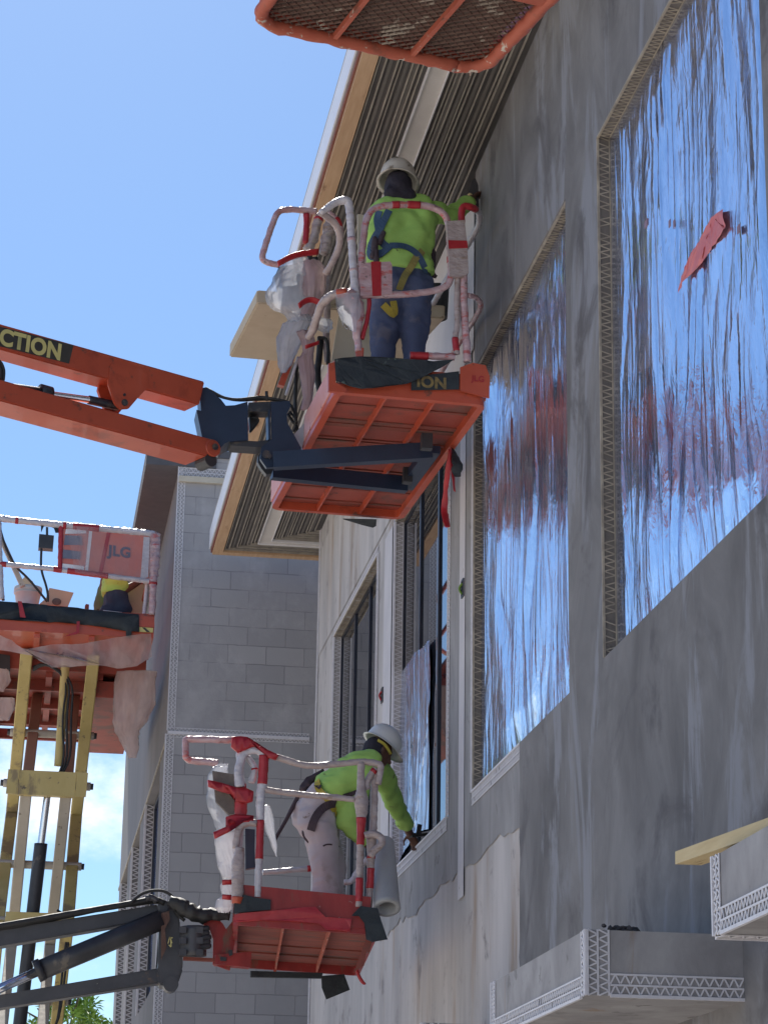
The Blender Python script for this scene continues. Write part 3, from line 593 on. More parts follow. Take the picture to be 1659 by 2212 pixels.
# ================================================================== tree
tr = empty('garden_tree', (1.0, 47, GZ), 'bright green leafy treetop far behind the scissor lift', 'tree')
bm = B(); tube(bm, [(1.0,47,GZ), (1.05,47,1.5), (.95,47,4.2)], [.16,.12,.06], amp=.1, step=.3)
for i in range(14):
    a = random.uniform(0, 6.28); e = random.uniform(.3, 1.3); d = V((math.cos(a)*math.cos(e), math.sin(a)*math.cos(e), math.sin(e)))
    tube(bm, [V((1.0,47,3.2+i*.06)), V((1.0,47,3.5+i*.06))+d*.4, V((1.0,47,3.6+i*.06))+d*.85], [.04,.03,.012], step=.2)
obj('trunk', bm, bark, tr, True)
bm = B()
for i in range(60):
    a = random.uniform(0, 6.28); e = math.asin(random.uniform(-.2, 1)); R = random.uniform(.5, .95)
    c0 = V((1.08,47,4.15))+V((math.cos(a)*math.cos(e), math.sin(a)*math.cos(e), math.sin(e)*.95))*R
    for j in range(34):
        d = V((random.gauss(0,1), random.gauss(0,1), random.gauss(.2,1))).normalized(); l = random.uniform(.10,.22); sd = d.cross(V((random.random(), random.random(), 1))).normalized()*.022
        p = c0+d*random.uniform(.0,.12); q = p+d*l+V((0,0,-.03)); m_ = (p+q)/2+V((0,0,.02))
        v4 = [bm.verts.new(x) for x in (p, m_+sd, q, m_-sd)]; bm.faces.new(v4)
obj('crown', bm, leaf, tr)
# ================================================================== people tools
def capsule(bm, a, b, ra, rb, seg=14):
    a, b = V(a), V(b); d = b-a; L_ = d.length
    if L_ < 1e-6: d = V((0,0,1)); L_ = 1e-6
    prof = []
    for i in range(5):
        t = math.pi/2*(i/5); prof.append((ra*math.sin(t)+1e-4, -ra*math.cos(t)))
    prof += [(ra, 0), (rb, L_)]
    for i in range(1, 6):
        t = math.pi/2*(i/5); prof.append((rb*math.cos(t)+1e-4, L_+rb*math.sin(t)))
    lathe(bm, a, prof, seg, d)
def ellip(bm, c, r, R=None):
    m = Matrix.Translation(V(c))@(R.to_4x4() if R else Matrix())@Matrix.Diagonal((r[0], r[1], r[2], 1))
    bmesh.ops.create_icosphere(bm, subdivisions=3, radius=1, matrix=m)
def fuse(name, bm, voxel, mat, parent, smooth=6, wr=0, wf=9, cuts=(), label=None):
    """union of closed shapes -> one continuous skin"""
    me = bpy.data.meshes.new(name); bmesh.ops.recalc_face_normals(bm, faces=bm.faces); bm.to_mesh(me); bm.free()
    t = bpy.data.objects.new('tmp', me); C.objects.link(t)
    m = t.modifiers.new('r', 'REMESH'); m.mode = 'VOXEL'; m.voxel_size = voxel; m.use_smooth_shade = True
    s = t.modifiers.new('s', 'SMOOTH'); s.factor = .5; s.iterations = smooth
    dg = bpy.context.evaluated_depsgraph_get(); dg.update()
    m2 = bpy.data.meshes.new_from_object(t.evaluated_get(dg)); bpy.data.objects.remove(t)
    b = bmesh.new(); b.from_mesh(m2)
    for co, no in cuts:
        r = bmesh.ops.bisect_plane(b, geom=b.verts[:]+b.edges[:]+b.faces[:], plane_co=co, plane_no=no, clear_outer=True)
        es = [e for e in r['geom_cut'] if isinstance(e, bmesh.types.BMEdge)]
        bmesh.ops.holes_fill(b, edges=es)
    b.normal_update()
    if wr:
        for v in b.verts: v.co += v.normal*wr*(noise.noise(v.co*wf)+.6*abs(noise.noise(V((v.co.x*wf*1.1, v.co.y*wf*1.1, v.co.z*wf*2.6)))) )
    return obj(name, b, mat, parent, True, label)
def hand(bm, wr, dirv, palm_n, s=1.0, curl=.6, side=1):
    """palm + five fingers rooted in it; dirv = fingers direction, palm_n = palm facing"""
    d = V(dirv).normalized(); n = (V(palm_n)-d*V(palm_n).dot(d)).normalized(); c = d.cross(n)*side
    wr = V(wr)
    for k in (-1.2, -.4, .4, 1.2): capsule(bm, wr+d*.02*s+c*k*.012*s, wr+d*.085*s+c*k*.019*s, .014*s, .013*s)
    for k, l in ((-1.2,.062), (-.4,.075), (.4,.080), (1.2,.070)):
        p = wr+d*.09*s+c*k*.020*s; dd = (d+c*k*.10).normalized(); r = .0092*s
        q = p+(dd*math.cos(curl*.5)+n*math.sin(curl*.5))*l*.48*s; u = q+(dd*math.cos(curl*1.3)+n*math.sin(curl*1.3))*l*.32*s; x = u+(dd*math.cos(curl*2.0)+n*math.sin(curl*2.0))*l*.26*s
        capsule(bm, p, q, r*1.05, r); capsule(bm, q, u, r, r*.92); capsule(bm, u, x, r*.92, r*.78)
    p = wr+d*.03*s+c*.028*s; q = p+(d*.6+c*.8+n*.35).normalized()*.042*s; u = q+(d*.85+c*.2+n*.5).normalized()*.034*s
    capsule(bm, p, q, .0125*s, .0105*s); capsule(bm, q, u, .0105*s, .0085*s)
def head(bm, c, fwd, up, s=1.0):
    """head with brow, nose, lips, chin, ears, eyes sockets; c = centre of skull"""
    f = V(fwd).normalized(); u = (V(up)-f*V(up).dot(f)).normalized(); r = f.cross(u); c = V(c)
    R = Matrix((r, f, u)).transposed()
    ellip(bm, c, (.076*s, .095*s, .105*s), R); ellip(bm, c+f*.022*s-u*.055*s, (.058*s, .070*s, .062*s), R)
    ellip(bm, c+f*.070*s-u*.092*s, (.022*s, .018*s, .018*s), R)
    capsule(bm, c+f*.092*s+u*.005*s, c+f*.112*s-u*.032*s, .009*s, .014*s)
    capsule(bm, c+f*.088*s-u*.062*s-r*.018*s, c+f*.088*s-u*.062*s+r*.018*s, .008*s, .008*s)
    for k in (-1, 1):
        capsule(bm, c+f*.084*s+u*.022*s+r*k*.012*s, c+f*.076*s+u*.020*s+r*k*.045*s, .009*s, .008*s)
        ellip(bm, c+f*.082*s+u*.004*s+r*k*.030*s, (.012*s, .008*s, .008*s), R)
        ellip(bm, c+r*k*.078*s-u*.012*s, (.010*s, .020*s, .032*s), R)
def hardhat(name, c, fwd, up, mat, parent, s=1.0):
    f = V(fwd).normalized(); u = (V(up)-f*V(up).dot(f)).normalized(); r = f.cross(u); c = V(c); bm = B(); rings = []
    n = 36; prof = [(1.0, 0), (1.0, .02), (.97, .055), (.88, .09), (.70, .122), (.42, .146), (.15, .155), (.001, .156)]
    for rr, h in prof:
        ring = []
        for k in range(n):
            a = 2*math.pi*k/n; x, y = math.cos(a), math.sin(a)
            ridge = .008*max(0, 1-abs(x)*5)*(h > .05)
            ring.append(bm.verts.new(c+(r*x*.118*rr+f*y*.142*rr+u*(h+ridge))*s))
        rings.append(ring)
    brim = [bm.verts.new(c+(r*math.cos(2*math.pi*k/n)*.140+f*math.sin(2*math.pi*k/n)*(.165+.035*max(0, math.sin(2*math.pi*k/n)))-u*.010)*s) for k in range(n)]
    brim2 = [bm.verts.new(c+(r*math.cos(2*math.pi*k/n)*.115+f*math.sin(2*math.pi*k/n)*.139-u*.004)*s) for k in range(n)]
    seq = [brim2, brim]+rings
    for p, q in zip(seq, seq[1:]):
        for k in range(n): bm.faces.new((p[k], p[(k+1)%n], q[(k+1)%n], q[k]))
    inner = [bm.verts.new(c+(r*math.cos(2*math.pi*k/n)*.100+f*math.sin(2*math.pi*k/n)*.120+u*.06)*s) for k in range(n)]
    for k in range(n): bm.faces.new((brim2[k], inner[k], inner[(k+1)%n], brim2[(k+1)%n]))
    bm.faces.new(inner)
    return obj(name, bm, mat, parent, True)
def strap(name, target, px, mat, parent, w_=.045, off=.008, thick=.005):
    """a webbing strap laid on the surface of the given garments along image points"""
    hits = []
    bvs = []
    for t in target:
        off0 = root_of(t).location; me = t.data
        bvs.append(BVHTree.FromPolygons([v.co+off0 for v in me.vertices], [p.vertices[:] for p in me.polygons]))
    P = []
    for a, b in zip(px, px[1:]):
        k = max(2, int(math.hypot(a[0]-b[0], a[1]-b[1])/5))
        P += [(a[0]+(b[0]-a[0])*i/k, a[1]+(b[1]-a[1])*i/k) for i in range(k)]
    P.append(px[-1])
    for p in P:
        d = ray(p).normalized(); best = None
        for bv in bvs:
            h = bv.ray_cast(V((0,0,0)), d)
            if h[0] is not None and (best is None or h[3] < best[3]): best = h
        if best: hits.append((best[0], best[1]))
    if len(hits) < 3: return None
    pts = [h[0]+h[1]*off for h in hits]; nn = [h[1] for h in hits]
    for _ in range(3):
        pts = [pts[0]]+[(pts[i-1]+pts[i]*2+pts[i+1])/4 for i in range(1, len(pts)-1)]+[pts[-1]]
        nn = [nn[0]]+[(nn[i-1]+nn[i]*2+nn[i+1]).normalized() for i in range(1, len(nn)-1)]+[nn[-1]]
    bm = B(); prev = None
    for i, p in enumerate(pts):
        t = (pts[min(i+1, len(pts)-1)]-pts[max(i-1, 0)]).normalized(); s = t.cross(nn[i]).normalized()*w_/2; h = nn[i]*thick/2
        ring = [bm.verts.new(p+x) for x in (-s-h, s-h, s+h, -s+h)]
        if prev:
            for k in range(4): bm.faces.new((prev[k], prev[(k+1)%4], ring[(k+1)%4], ring[k]))
        else: bm.faces.new(ring)
        prev = ring
    bm.faces.new(prev[::-1])
    return obj(name, bm, mat, parent)
def text_mesh(name, txt, o, ux, uy, height, mat, parent, bold=.03, depth=.004, sx=1.0):
    cu = bpy.data.curves.new('txt', 'FONT'); cu.body = txt; cu.size = 1; cu.offset = bold; cu.extrude = 0; cu.space_character = 1.04
    t = bpy.data.objects.new('txt', cu); C.objects.link(t); dg = bpy.context.evaluated_depsgraph_get(); dg.update()
    me = bpy.data.meshes.new_from_object(t.evaluated_get(dg)); bpy.data.objects.remove(t)
    ux, uy = V(ux).normalized(), V(uy).normalized(); n = ux.cross(uy).normalized(); k = height/.73
    for v in me.vertices: v.co = V(o)+ux*v.co.x*k*sx+uy*v.co.y*k+n*.002
    return obj(name, me, mat, parent)
# ================================================================== LIFT ONE (orange, by the eave)
L1 = empty('boom_lift', (.5, 14.2, GZ), 'orange boom lift with plastic wrapped rails whose basket hangs beside the eave', 'boom lift')
th = math.radians(3.1); U = V((math.cos(th), math.sin(th), 0)); W = V((-math.sin(th), math.cos(th), 0)); UZ = V((0,0,1))
O1 = V((1.665, 13.27, 5.0)); BW, BL = .935, 2.40
def b1p(u, v, z): return O1+U*u+W*v+UZ*z
N1 = (O1, W)                     # near plane
def n1(*p): return [at(z1(x, y), pl=(O1-W*.015, W)) for x, y in p]
def rrect(w0, w1, v0, v1, rad, n=6):
    out_ = []
    for cx, cy, a0 in ((w1-rad, v0+rad, -90), (w1-rad, v1-rad, 0), (w0+rad, v1-rad, 90), (w0+rad, v0+rad, 180)):
        for i in range(n+1):
            a = math.radians(a0+90*i/n); out_.append((cx+rad*math.cos(a), cy+rad*math.sin(a)))
    return out_
bm = B(); prism(bm, [b1p(u, v, .055) for u, v in rrect(.01, BW-.01, .01, BL-.01, .07)], (0,0,.02))
deck1 = obj('deck', bm, orange_dk, L1)
def rimmed(P, z0, z1_, th_, mat, name, parent, pf, gap=None):
    bm = B(); n = len(P)
    inn = []
    cx = sum(p[0] for p in P)/n; cy = sum(p[1] for p in P)/n
    for i in range(n):
        a, b = P[i-1], P[(i+1)%n]; t = V((b[0]-a[0], b[1]-a[1], 0)).normalized(); inn.append((P[i][0]-t.y*th_, P[i][1]+t.x*th_))
    r0 = [bm.verts.new(pf(*p, z0)) for p in P]; r1 = [bm.verts.new(pf(*p, z1_)) for p in P]
    q0 = [bm.verts.new(pf(*p, z0)) for p in inn]; q1 = [bm.verts.new(pf(*p, z1_)) for p in inn]
    for i in range(n):
        j = (i+1)%n
        if gap and gap(P[i]) and gap(P[j]): continue
        bm.faces.new((r0[i], r0[j], r1[j], r1[i])); bm.faces.new((q0[i], q1[i], q1[j], q0[j])); bm.faces.new((r1[i], r1[j], q1[j], q1[i])); bm.faces.new((r0[i], q0[i], q0[j], r0[j]))
    return obj(name, bm, mat, parent)
rimmed(rrect(0, BW, 0, BL, .075), 0, .055, .045, orange, 'deck_rim', L1, b1p)
for u in (BW*.345, BW*.665):
    bm = B(); bar(bm, b1p(u, .03, .03), b1p(u, BL-.03, .03), U*.006, UZ*.025); obj('deck_rib', bm, orange, L1)
bm = B()
for v in (.33,.62,.70,.95,1.02,1.30,1.55,1.62,1.90,1.97,2.25): bar(bm, b1p(.03, v, .0525), b1p(BW-.03, v, .0525), W*(.012 if int(v*100)%2 else .028), UZ*.006)
obj('floor_channel', bm, rust_under, deck1)
# side plates / toe boards
bm = B(); bar(bm, b1p(.06, .004, .12), b1p(BW-.06, .004, .12), W*.005, UZ*.065); obj('toe_board', bm, orange, L1)
bm = B(); bar(bm, b1p(-.002, .05, .13), b1p(-.002, 1.05, .13), U*.004, UZ*.085); bar(bm, b1p(-.002, 1.62, .13), b1p(-.002, BL-.04, .13), U*.004, UZ*.085); obj('side_plate', bm, orange_pale, L1)
bm = B(); bar(bm, b1p(BW+.002, .05, .12), b1p(BW+.002, BL-.05, .12), U*.004, UZ*.07); bar(bm, b1p(.05, BL, .12), b1p(BW-.05, BL, .12), W*.004, UZ*.07); obj('toe_board', bm, orange, L1)
bm = B(); prism(bm, n1((600,1235),(640,1225),(640,1340),(700,1375),(690,1395),(600,1385)), W*-.03); obj('corner_plate', bm, orange, L1)
bm = B(); prism(bm, n1((1330,1250),(1400,1225),(1470,1240),(1492,1300),(1490,1420),(1330,1380)), W*-.012); obj('corner_plate', bm, orange, L1)
tm = text_mesh('decal_text', 'JLG', at(z1(1395,1322), pl=(O1-W*.03, W)), U, UZ, .038, tape, L1, bold=.02)
# worn yellow lettering and black fabric
bm = B(); prism(bm, n1((1060,1300),(1325,1270),(1325,1370),(1060,1375)), W*-.006); dc = obj('decal', bm, fabric_blk, L1)
text_mesh('decal_text', 'ION', at(z1(1090,1352), pl=(O1-W*.024, W)), U, UZ, .072, M('worn_letter', (.30,.21,.07), (.06,.05,.04), .8, scale=30, bump=0), dc, bold=.04)
bm = B(); pts = n1((632,1215),(700,1203),(745,1200),(765,1300),(790,1302),(805,1215),(850,1200),(1020,1212),(1180,1222),(1290,1215),(1235,1250),(1130,1305),(1040,1345),(900,1368),(780,1378),(690,1350),(640,1330))
f = bm.faces.new([bm.verts.new(p-W*.022) for p in pts]); bmesh.ops.triangulate(bm, faces=[f])
for _ in range(4): bmesh.ops.subdivide_edges(bm, edges=[e for e in bm.edges if e.calc_length() > .03], cuts=1)
for v in bm.verts: v.co -= W*(.02*abs(noise.noise(v.co*9))+.012*noise.noise(v.co*22)+.01)
solid(bm, .006)
obj('black_fabric', bm, fabric_blk, L1)
bm = B(); tube(bm, n1((775,1145),(778,1200),(790,1298)), [.03,.024,.006], flat=.5); obj('post_foot', bm, orange, L1)
# front gate loop and rails
rail('gate_frame', n1((790,845),(782,690),(795,560),(815,400),(880,355),(1000,345),(1150,350),(1235,385),(1268,440),(1275,600),(1285,760),(1240,815),(1100,838),(1000,845),(785,850)), .0215, wrap, L1, bands=((.335,.365),(.385,.43),(.64,.665)), tape=tape)
bm = B(); prism(bm, n1((775,680),(940,672),(950,690),(950,850),(775,862)), W*-.03); gp = obj('wrapped_panel', bm, wrap, L1)
bm = B(); prism(bm, [p-W*.031 for p in n1((833,674),(888,674),(890,862),(842,864))], W*-.004); obj('tape_band', bm, tape, gp)
bm = B(); prism(bm, n1((1250,450),(1348,445),(1362,560),(1372,735),(1340,760),(1268,755)), W*-.035); gp = obj('wrapped_panel', bm, wrap_dirty, L1)
bm = B(); prism(bm, [p-W*.036 for p in n1((1258,558),(1362,560),(1366,600),(1262,604))], W*-.004); obj('tape_band', bm, tape, gp)
rail('post', n1((1318,740),(1312,900),(1318,1020),(1300,1080),(1315,1175)), .018, wrap_dirty, L1, bands=((.78,.97),), tape=tape)
rail('post', n1((1352,700),(1350,850),(1358,1000),(1372,1215)), .024, wrap, L1)
tr_ = [at(z1(1340,450), pl=(O1, W)), at(z1(1338,352), pl=(O1, W)), at(z1(1400,362), pl=(O1, W)), at(z1(1435,385), pl=(O1+W*.15, W)), at(z1(1440,440), pl=(O1+W*.35, W)), at(z1(1420,490), pl=(O1+W*.55, W)), b1p(BW-.03, 1.2, 1.22), b1p(BW-.03, 2.2, 1.2), b1p(BW-.03, 2.36, 1.1)]
rail('top_rail', tr_, .020, wrap_white, L1, bands=((0,.1),), tape=tape)
rail('knee_rail', [at(z1(1375,850), pl=(O1, W)), at(z1(1425,860), pl=(O1+W*.1, W)), at(z1(1452,905), pl=(O1+W*.25, W)), at(z1(1420,965), pl=(O1+W*.6, W)), at(z1(1388,1015), pl=(O1+W*1.0, W)), b1p(BW-.02, 2.3, .62)], .017, wrap, L1)
rail('foot_rail', n1((1055,1182),(1180,1185),(1300,1190)), .022, wrap, L1, bands=((0,.42),), tape=tape)
# left near post and cross tubes
rail('post', n1((760,860),(745,760),(738,640),(728,480),(722,350),(700,318),(640,335),(595,370),(562,392)), [.028,.026,.024,.024,.026,.030,.022,.021,.02], wrap_white, L1, bands=((.20,.23),(.44,.48)), tape=wrap)
rail('rail_loop', [at(z1(x, y), pl=(O1+W*d, W)) for x, y, d in ((560,392,.0),(610,420,.05),(655,470,.1),(672,540,.15),(655,610,.2),(618,680,.25),(590,730,.3))], .022, wrap_dirty, L1)
rail('knee_rail', [at(z1(x, y), pl=(O1+W*d, W)) for x, y, d in ((720,835,0),(690,832,0),(640,838,.02),(590,870,.06),(562,905,.12),(540,970,.2),(520,1040,.3),(492,1085,.35))], .025, wrap_dirty, L1, amp=.25, bands=((.03,.16),), tape=orange)
rail('post', n1((700,850),(745,870),(770,960),(760,1050),(770,1160)), [.045,.052,.040,.026,.024], wrap, L1, amp=.4, freq=14)
bm = B()
sheetpoly(bm, n1((632,860),(760,850),(775,930),(770,990),(752,1010),(745,1075),(720,1060),(700,1045),(675,1040),(690,960),(640,920)), -W, .03, 11, seed=3)
for v in bm.verts: v.co -= W*.045
obj('plastic_wrap', bm, bagfilm, L1, True)
rail('gate_bar', n1((830,870),(825,960),(790,1090)), .014, tape, L1)
# guard loop and console on the left side
C1 = (O1+W*1.15, W)
def c1(*p, d=0): return [at(z1(x, y), pl=(O1+W*(1.15+d), W)) for x, y in p]
rail('guard_loop', c1((540,385),(460,378),(370,372),(325,385),(300,440),(270,530),(240,620),(238,650),(265,668),(330,680)), .021, wrap, L1)
rail('console_post', c1((483,400),(483,480),(478,560)), .021, tape, L1)
rail('console_post', c1((560,400),(540,450),(525,540),(490,600)), [.026,.03,.026,.034], wrap_dirty, L1, amp=.3, bands=((.1,.2),), tape=tape)
rail('console_post', c1((620,430),(600,520),(580,620)), [.032,.04,.03], wrap_dirty, L1, amp=.4, freq=18)
rail('rail_loop', c1((600,395),(650,430),(668,480),(670,520)), .025, wrap, L1, bands=((.3,.7),), tape=tape)
rail('far_post', c1((600,700),(600,900),(590,1080),(600,1220), d=.1), .022, wrap_dirty, L1)
# control box under the bag
bm = B(); p0, p1, p2, p3 = c1((330,690),(520,660),(560,800),(360,860)); prism(bm, (p0, p1, p2, p3), W*.18); cb = obj('control_box', bm, navy, L1)
bm = B()
for x, y in ((420,640),(450,625),(500,630),(530,640)): tube(bm, c1((x, y+40),(x, y)), [.014,.02], step=.02)
obj('joystick', bm, rubber, cb)
bm = B()
pl_ = (O1+W*1.02, W)
prof = [((440,640),52),((430,700),92),((415,760),118),((395,830),132),((400,900),125),((430,960),70),((450,1000),62)]
def bag(bm, prof, zz, pl, flat=.55, folds=9, amp=.16, seg=64, sc=.39056, seed=0):
    rings = []; pr = []
    for i in range(len(prof)-1):
        (a, ra), (b, rb) = prof[i], prof[i+1]
        for k in range(8): t = k/8; pr.append(((a[0]+(b[0]-a[0])*t, a[1]+(b[1]-a[1])*t), ra+(rb-ra)*(t*t*(3-2*t))))
    pr.append(prof[-1])
    for i, (c, r) in enumerate(pr):
        o = at(zz(*c), pl=pl); e = at(zz(c[0]+r, c[1]), pl=pl); R_ = (e-o).length; ux = (e-o).normalized(); uy = ux.cross(UZ); ring = []
        for k in range(seg):
            a = 2*math.pi*k/seg
            f = 1+amp*(.9*noise.noise(V((math.cos(a)*1.6, math.sin(a)*1.6, i*.09+seed)))-1.3*abs(noise.noise(V((math.cos(a+i*.02)*folds*.45, math.sin(a+i*.02)*folds*.45, i*.035+seed))))-.5*abs(noise.noise(V((math.cos(a)*folds, math.sin(a)*folds, i*.06+seed)))))+amp*.3
            ring.append(bm.verts.new(o+(ux*math.cos(a)+uy*math.sin(a)*flat)*R_*f+UZ*.012*noise.noise(V((a*3, i*.3, seed)))))
        rings.append(ring)
    for a, b in zip(rings, rings[1:]):
        for k in range(seg): bm.faces.new((a[k], a[(k+1)%seg], b[(k+1)%seg], b[k]))
    bm.faces.new(rings[0][::-1])
bag(bm, prof, z1, pl_)
cbag = obj('plastic_bag', bm, bagfilm, L1, True)
bm = B(); bag(bm, [((510,660),50),((530,720),75),((520,800),78),((510,900),48),((480,960),38)], z1, (O1+W*.98, W), seed=5); obj('plastic_bag', bm, bagrosy, L1, True)
bm = B(); bag(bm, [((470,960),40),((430,1010),75),((395,1080),78),((375,1150),60),((365,1220),40),((355,1275),16)], z1, (O1+W*1.05, W), seed=9, amp=.22); obj('plastic_bag', bm, bagwhite, L1, True)
bm = B(); bag(bm, [((490,960),40),((560,990),62),((580,1030),50),((590,1050),20)], z1, (O1+W*1.12, W), seed=11, amp=.25); obj('plastic_bag', bm, bagfilm, L1, True)
bm = B(); bag(bm, [((470,1050),42),((490,1100),38),((495,1160),32),((480,1200),42),((490,1280),44),((490,1360),34),((490,1420),26),((475,1480),26)], z1, (O1+W*1.0, W), seed=15, amp=.2); obj('plastic_bag', bm, bagrosy, L1, True)
for pp, wd in ((((300,735),(350,705),(420,678),(522,668)),.050), (((415,965),(450,935),(490,930),(535,950)),.045), (((450,1190),(480,1180),(525,1165)),.035)):
    pts = [p-W*.18 for p in c1(*pp, d=-.13)]; bm = B(); tube(bm, pts, wd*.55, seg=12, flat=.35, amp=.1); obj('tape_band', bm, tape, L1, True)
bm = B(); prism(bm, c1((415,1130),(440,1140),(360,1350),(325,1340)), W*.05); obj('lever', bm, orange, L1)
bm = B(); tube(bm, c1((438,1190),(370,1400), d=-.05), .010); obj('gas_strut', bm, wrap_white, L1, True)
bm = B()
for d_, pts in ((.1, ((560,1080),(555,1180),(540,1290),(560,1390))), (.05, ((430,1220),(425,1330),(420,1420),(425,1560))), (0, ((545,1090),(590,1080),(605,1140),(600,1230)))):
    tube(bm, c1(*pts, d=d_), .022 if d_ == .1 else .012, seg=8)
obj('hose_bundle', bm, rubber, L1, True)
# swing bracket, forks, jib
def b4p(pts, Y): return [at(b4(x, y), Y=Y) for x, y in pts]
bm = B(); prism(bm, b4p(((190,290),(215,265),(250,258),(300,285),(350,335),(400,375),(450,440),(540,435),(665,400),(672,780),(480,795),(440,815),(395,860),(300,770),(215,750),(160,480),(205,490)), 14.28), (0,.20,0))
br = obj('swing_bracket', bm, navy, L1)
bm = B(); prism(bm, b4p(((675,408),(1085,392),(1075,440),(880,498),(675,495)), 14.30), (0,.12,0)); prism(bm, b4p(((480,790),(600,785),(760,792),(980,765),(980,830),(760,850),(500,832)), 14.30), (0,.14,0)); obj('rotator_link', bm, black_steel, br)
bm = B(); prism(bm, b4p(((682,540),(740,548),(775,580),(735,640),(690,690)), 14.4), (0,.06,0)); obj('rotator', bm, grey_steel, br)
bm = B(); prism(bm, b4p(((898,405),(1080,392),(1092,440),(1052,520),(1058,610),(1110,700),(1190,850),(1240,1030),(850,1052),(790,965),(800,850),(905,770)), 14.22), (0,.035,0)); prism(bm, b4p(((870,480),(888,480),(892,770),(872,770)), 14.25), (0,.15,0)); obj('support_plate', bm, navy, br)
bm = B(); prism(bm, b4p(((770,930),(800,900),(880,1000),(920,1060),(905,1110),(850,1120),(800,1060),(765,1000)), 14.36), (0,.06,0)); obj('gusset', bm, black_steel, br)
bm = B(); lathe(bm, at(b4(850, 925), Y=14.21), [(.02,0),(.026,.004),(.026,.012)], 12, (0,-1,0)); lathe(bm, at(b4(880, 945), Y=14.21), [(.014,0),(.014,.02)], 8, (0,-1,0)); obj('pin', bm, grey_steel, br)
ZB = 4.985
def under(x, y, z): return at(z1(x, y), Z=z)
bm = B()
a_, b2_ = at(z1(300, 1765), Y=14.15), under(1175, 1712, 4.93)
bar2(bm, a_, b2_, .07, .105); bar2(bm, at(z1(290,1822), Y=14.6), under(1035, 1898, 4.93), .07, .10)
bar2(bm, under(1180,1700,4.945), under(1030,1905,4.945), .10, .05); obj('support_fork', bm, navy, L1)
bm = B(); q = under(1145, 1710, 4.87); box(bm, q-V((.035,.03,-.01)), q+V((.035,.03,.11))); q = under(1040, 1895, 4.87); box(bm, q-V((.03,.03,-.01)), q+V((.03,.03,.11))); obj('mount_block', bm, black_steel, L1)
# jib plane
JP = V((.95, 14.28, 5)); JD = V((-1.29, -.72, 0)).normalized(); JN = V((-JD.y, JD.x, 0)).normalized()
if JN.y < 0: JN = -JN
JPL = (JP-JN*.07, JN)
def jp(x, y): return at(z3(x, y), pl=JPL)
def arm(name, top0, top1, bot0, bot1, depth, ext):
    a, b = jp(*top0), jp(*top1); c, d = jp(*bot1), jp(*bot0)
    ea = (a-b).normalized()*ext; bm = B(); prism(bm, (a+ea, b, c, d+ea), JN*depth)
    bmesh.ops.bevel(bm, geom=bm.edges[:], offset=.008, segments=2, affect='EDGES'); return obj(name, bm, orange, L1)
ua = arm('upper_jib_arm', (0,70), (1035,362), (0,192), (1008,480), .17, 3)
bm = B(); prism(bm, [p-JN*.004 for p in (jp(560,268), jp(740,300), jp(752,350), jp(745,395), jp(710,430), jp(650,500), jp(608,503), jp(580,475), jp(548,380), jp(548,300))], JN*.02)
bmesh.ops.bevel(bm, geom=bm.edges[:], offset=.004, segments=2, affect='EDGES'); obj('lug', bm, orange, ua)
bm = B(); prism(bm, [p+JN*.12 for p in (jp(560,330), jp(745,380), jp(710,430), jp(650,500), jp(608,503), jp(580,475), jp(548,380))], JN*.02); obj('lug', bm, orange, ua)
bm = B(); lathe(bm, jp(628,470)-JN*.01, [(.022,0),(.022,.16)], 14, JN); lathe(bm, jp(626,431)-JN*.012, [(.009,0),(.009,.02)], 10, JN); obj('pin', bm, black_steel, ua)
bm = B(); prism(bm, [p-JN*.002 for p in (jp(-40,75), jp(372,180), jp(350,273), jp(-40,175))], JN*.001); dc = obj('decal', bm, M('decal_black', (.035,.033,.028), (.06,.055,.045), .6, scale=9), ua)
ux = (jp(360,262)-jp(0,166)); text_mesh('decal_text', 'CTION', jp(-6,172)-JN*.004, ux, UZ+ux.normalized()*.06, .104, yellow_letter, dc, bold=.045, sx=.92)
la = arm('lower_jib_arm', (0,350), (1075,655), (0,478), (1045,740), .24, 3)
bm = B(); lathe(bm, jp(1075,698)-JN*.006, [(.052,0),(.056,.004),(.056,.16)], 22, JN); obj('boss', bm, orange, la)
bm = B(); lathe(bm, jp(1082,694)-JN*.016, [(.022,0),(.022,.02)], 8, JN); lathe(bm, jp(1070,755)+JN*.01, [(.045,0),(.045,.12)], 14, JN); obj('pin', bm, black_steel, la)
bm = B(); tube(bm, [p+JN*.07 for p in (jp(-900,170), jp(0,375), jp(270,412))], .038, seg=16, smooth=0, amp=0, step=.5); tube(bm, [p+JN*.07 for p in (jp(232,400), jp(285,415))], .052, seg=16); cyl = obj('hydraulic_cylinder', bm, black_steel, L1, True)
bm = B(); tube(bm, [p+JN*.07 for p in (jp(270,410), jp(500,442))], .022, seg=16); obj('piston_rod', bm, chrome, cyl, True)
bm = B(); tube(bm, [p+JN*.07 for p in (jp(480,440), jp(628,472))], .028, seg=14); obj('rod_end', bm, black_steel, cyl, True)
bm = B(); tube(bm, [p+JN*.05 for p in (jp(-60,215), jp(20,240), jp(45,290), jp(40,345))], .010); tube(bm, [p+JN*.05 for p in (jp(-60,225), jp(5,250), jp(30,290), jp(25,345))], .010); obj('hose', bm, rubber, L1, True)
bm = B(); tube(bm, [at(b4(x, y), Y=14.3) for x, y in ((250,265),(380,350),(540,385),(700,365),(800,352),(960,382),(1050,400))], .010); tube(bm, [at(b4(x, y), Y=14.33) for x, y in ((280,280),(420,360),(560,392),(760,380),(900,375),(1100,410),(1150,600))], .009)
tube(bm, [at(b4(x, y), Y=14.3) for x, y in ((852,300),(855,390))], .010); obj('hose', bm, rubber, L1, True)
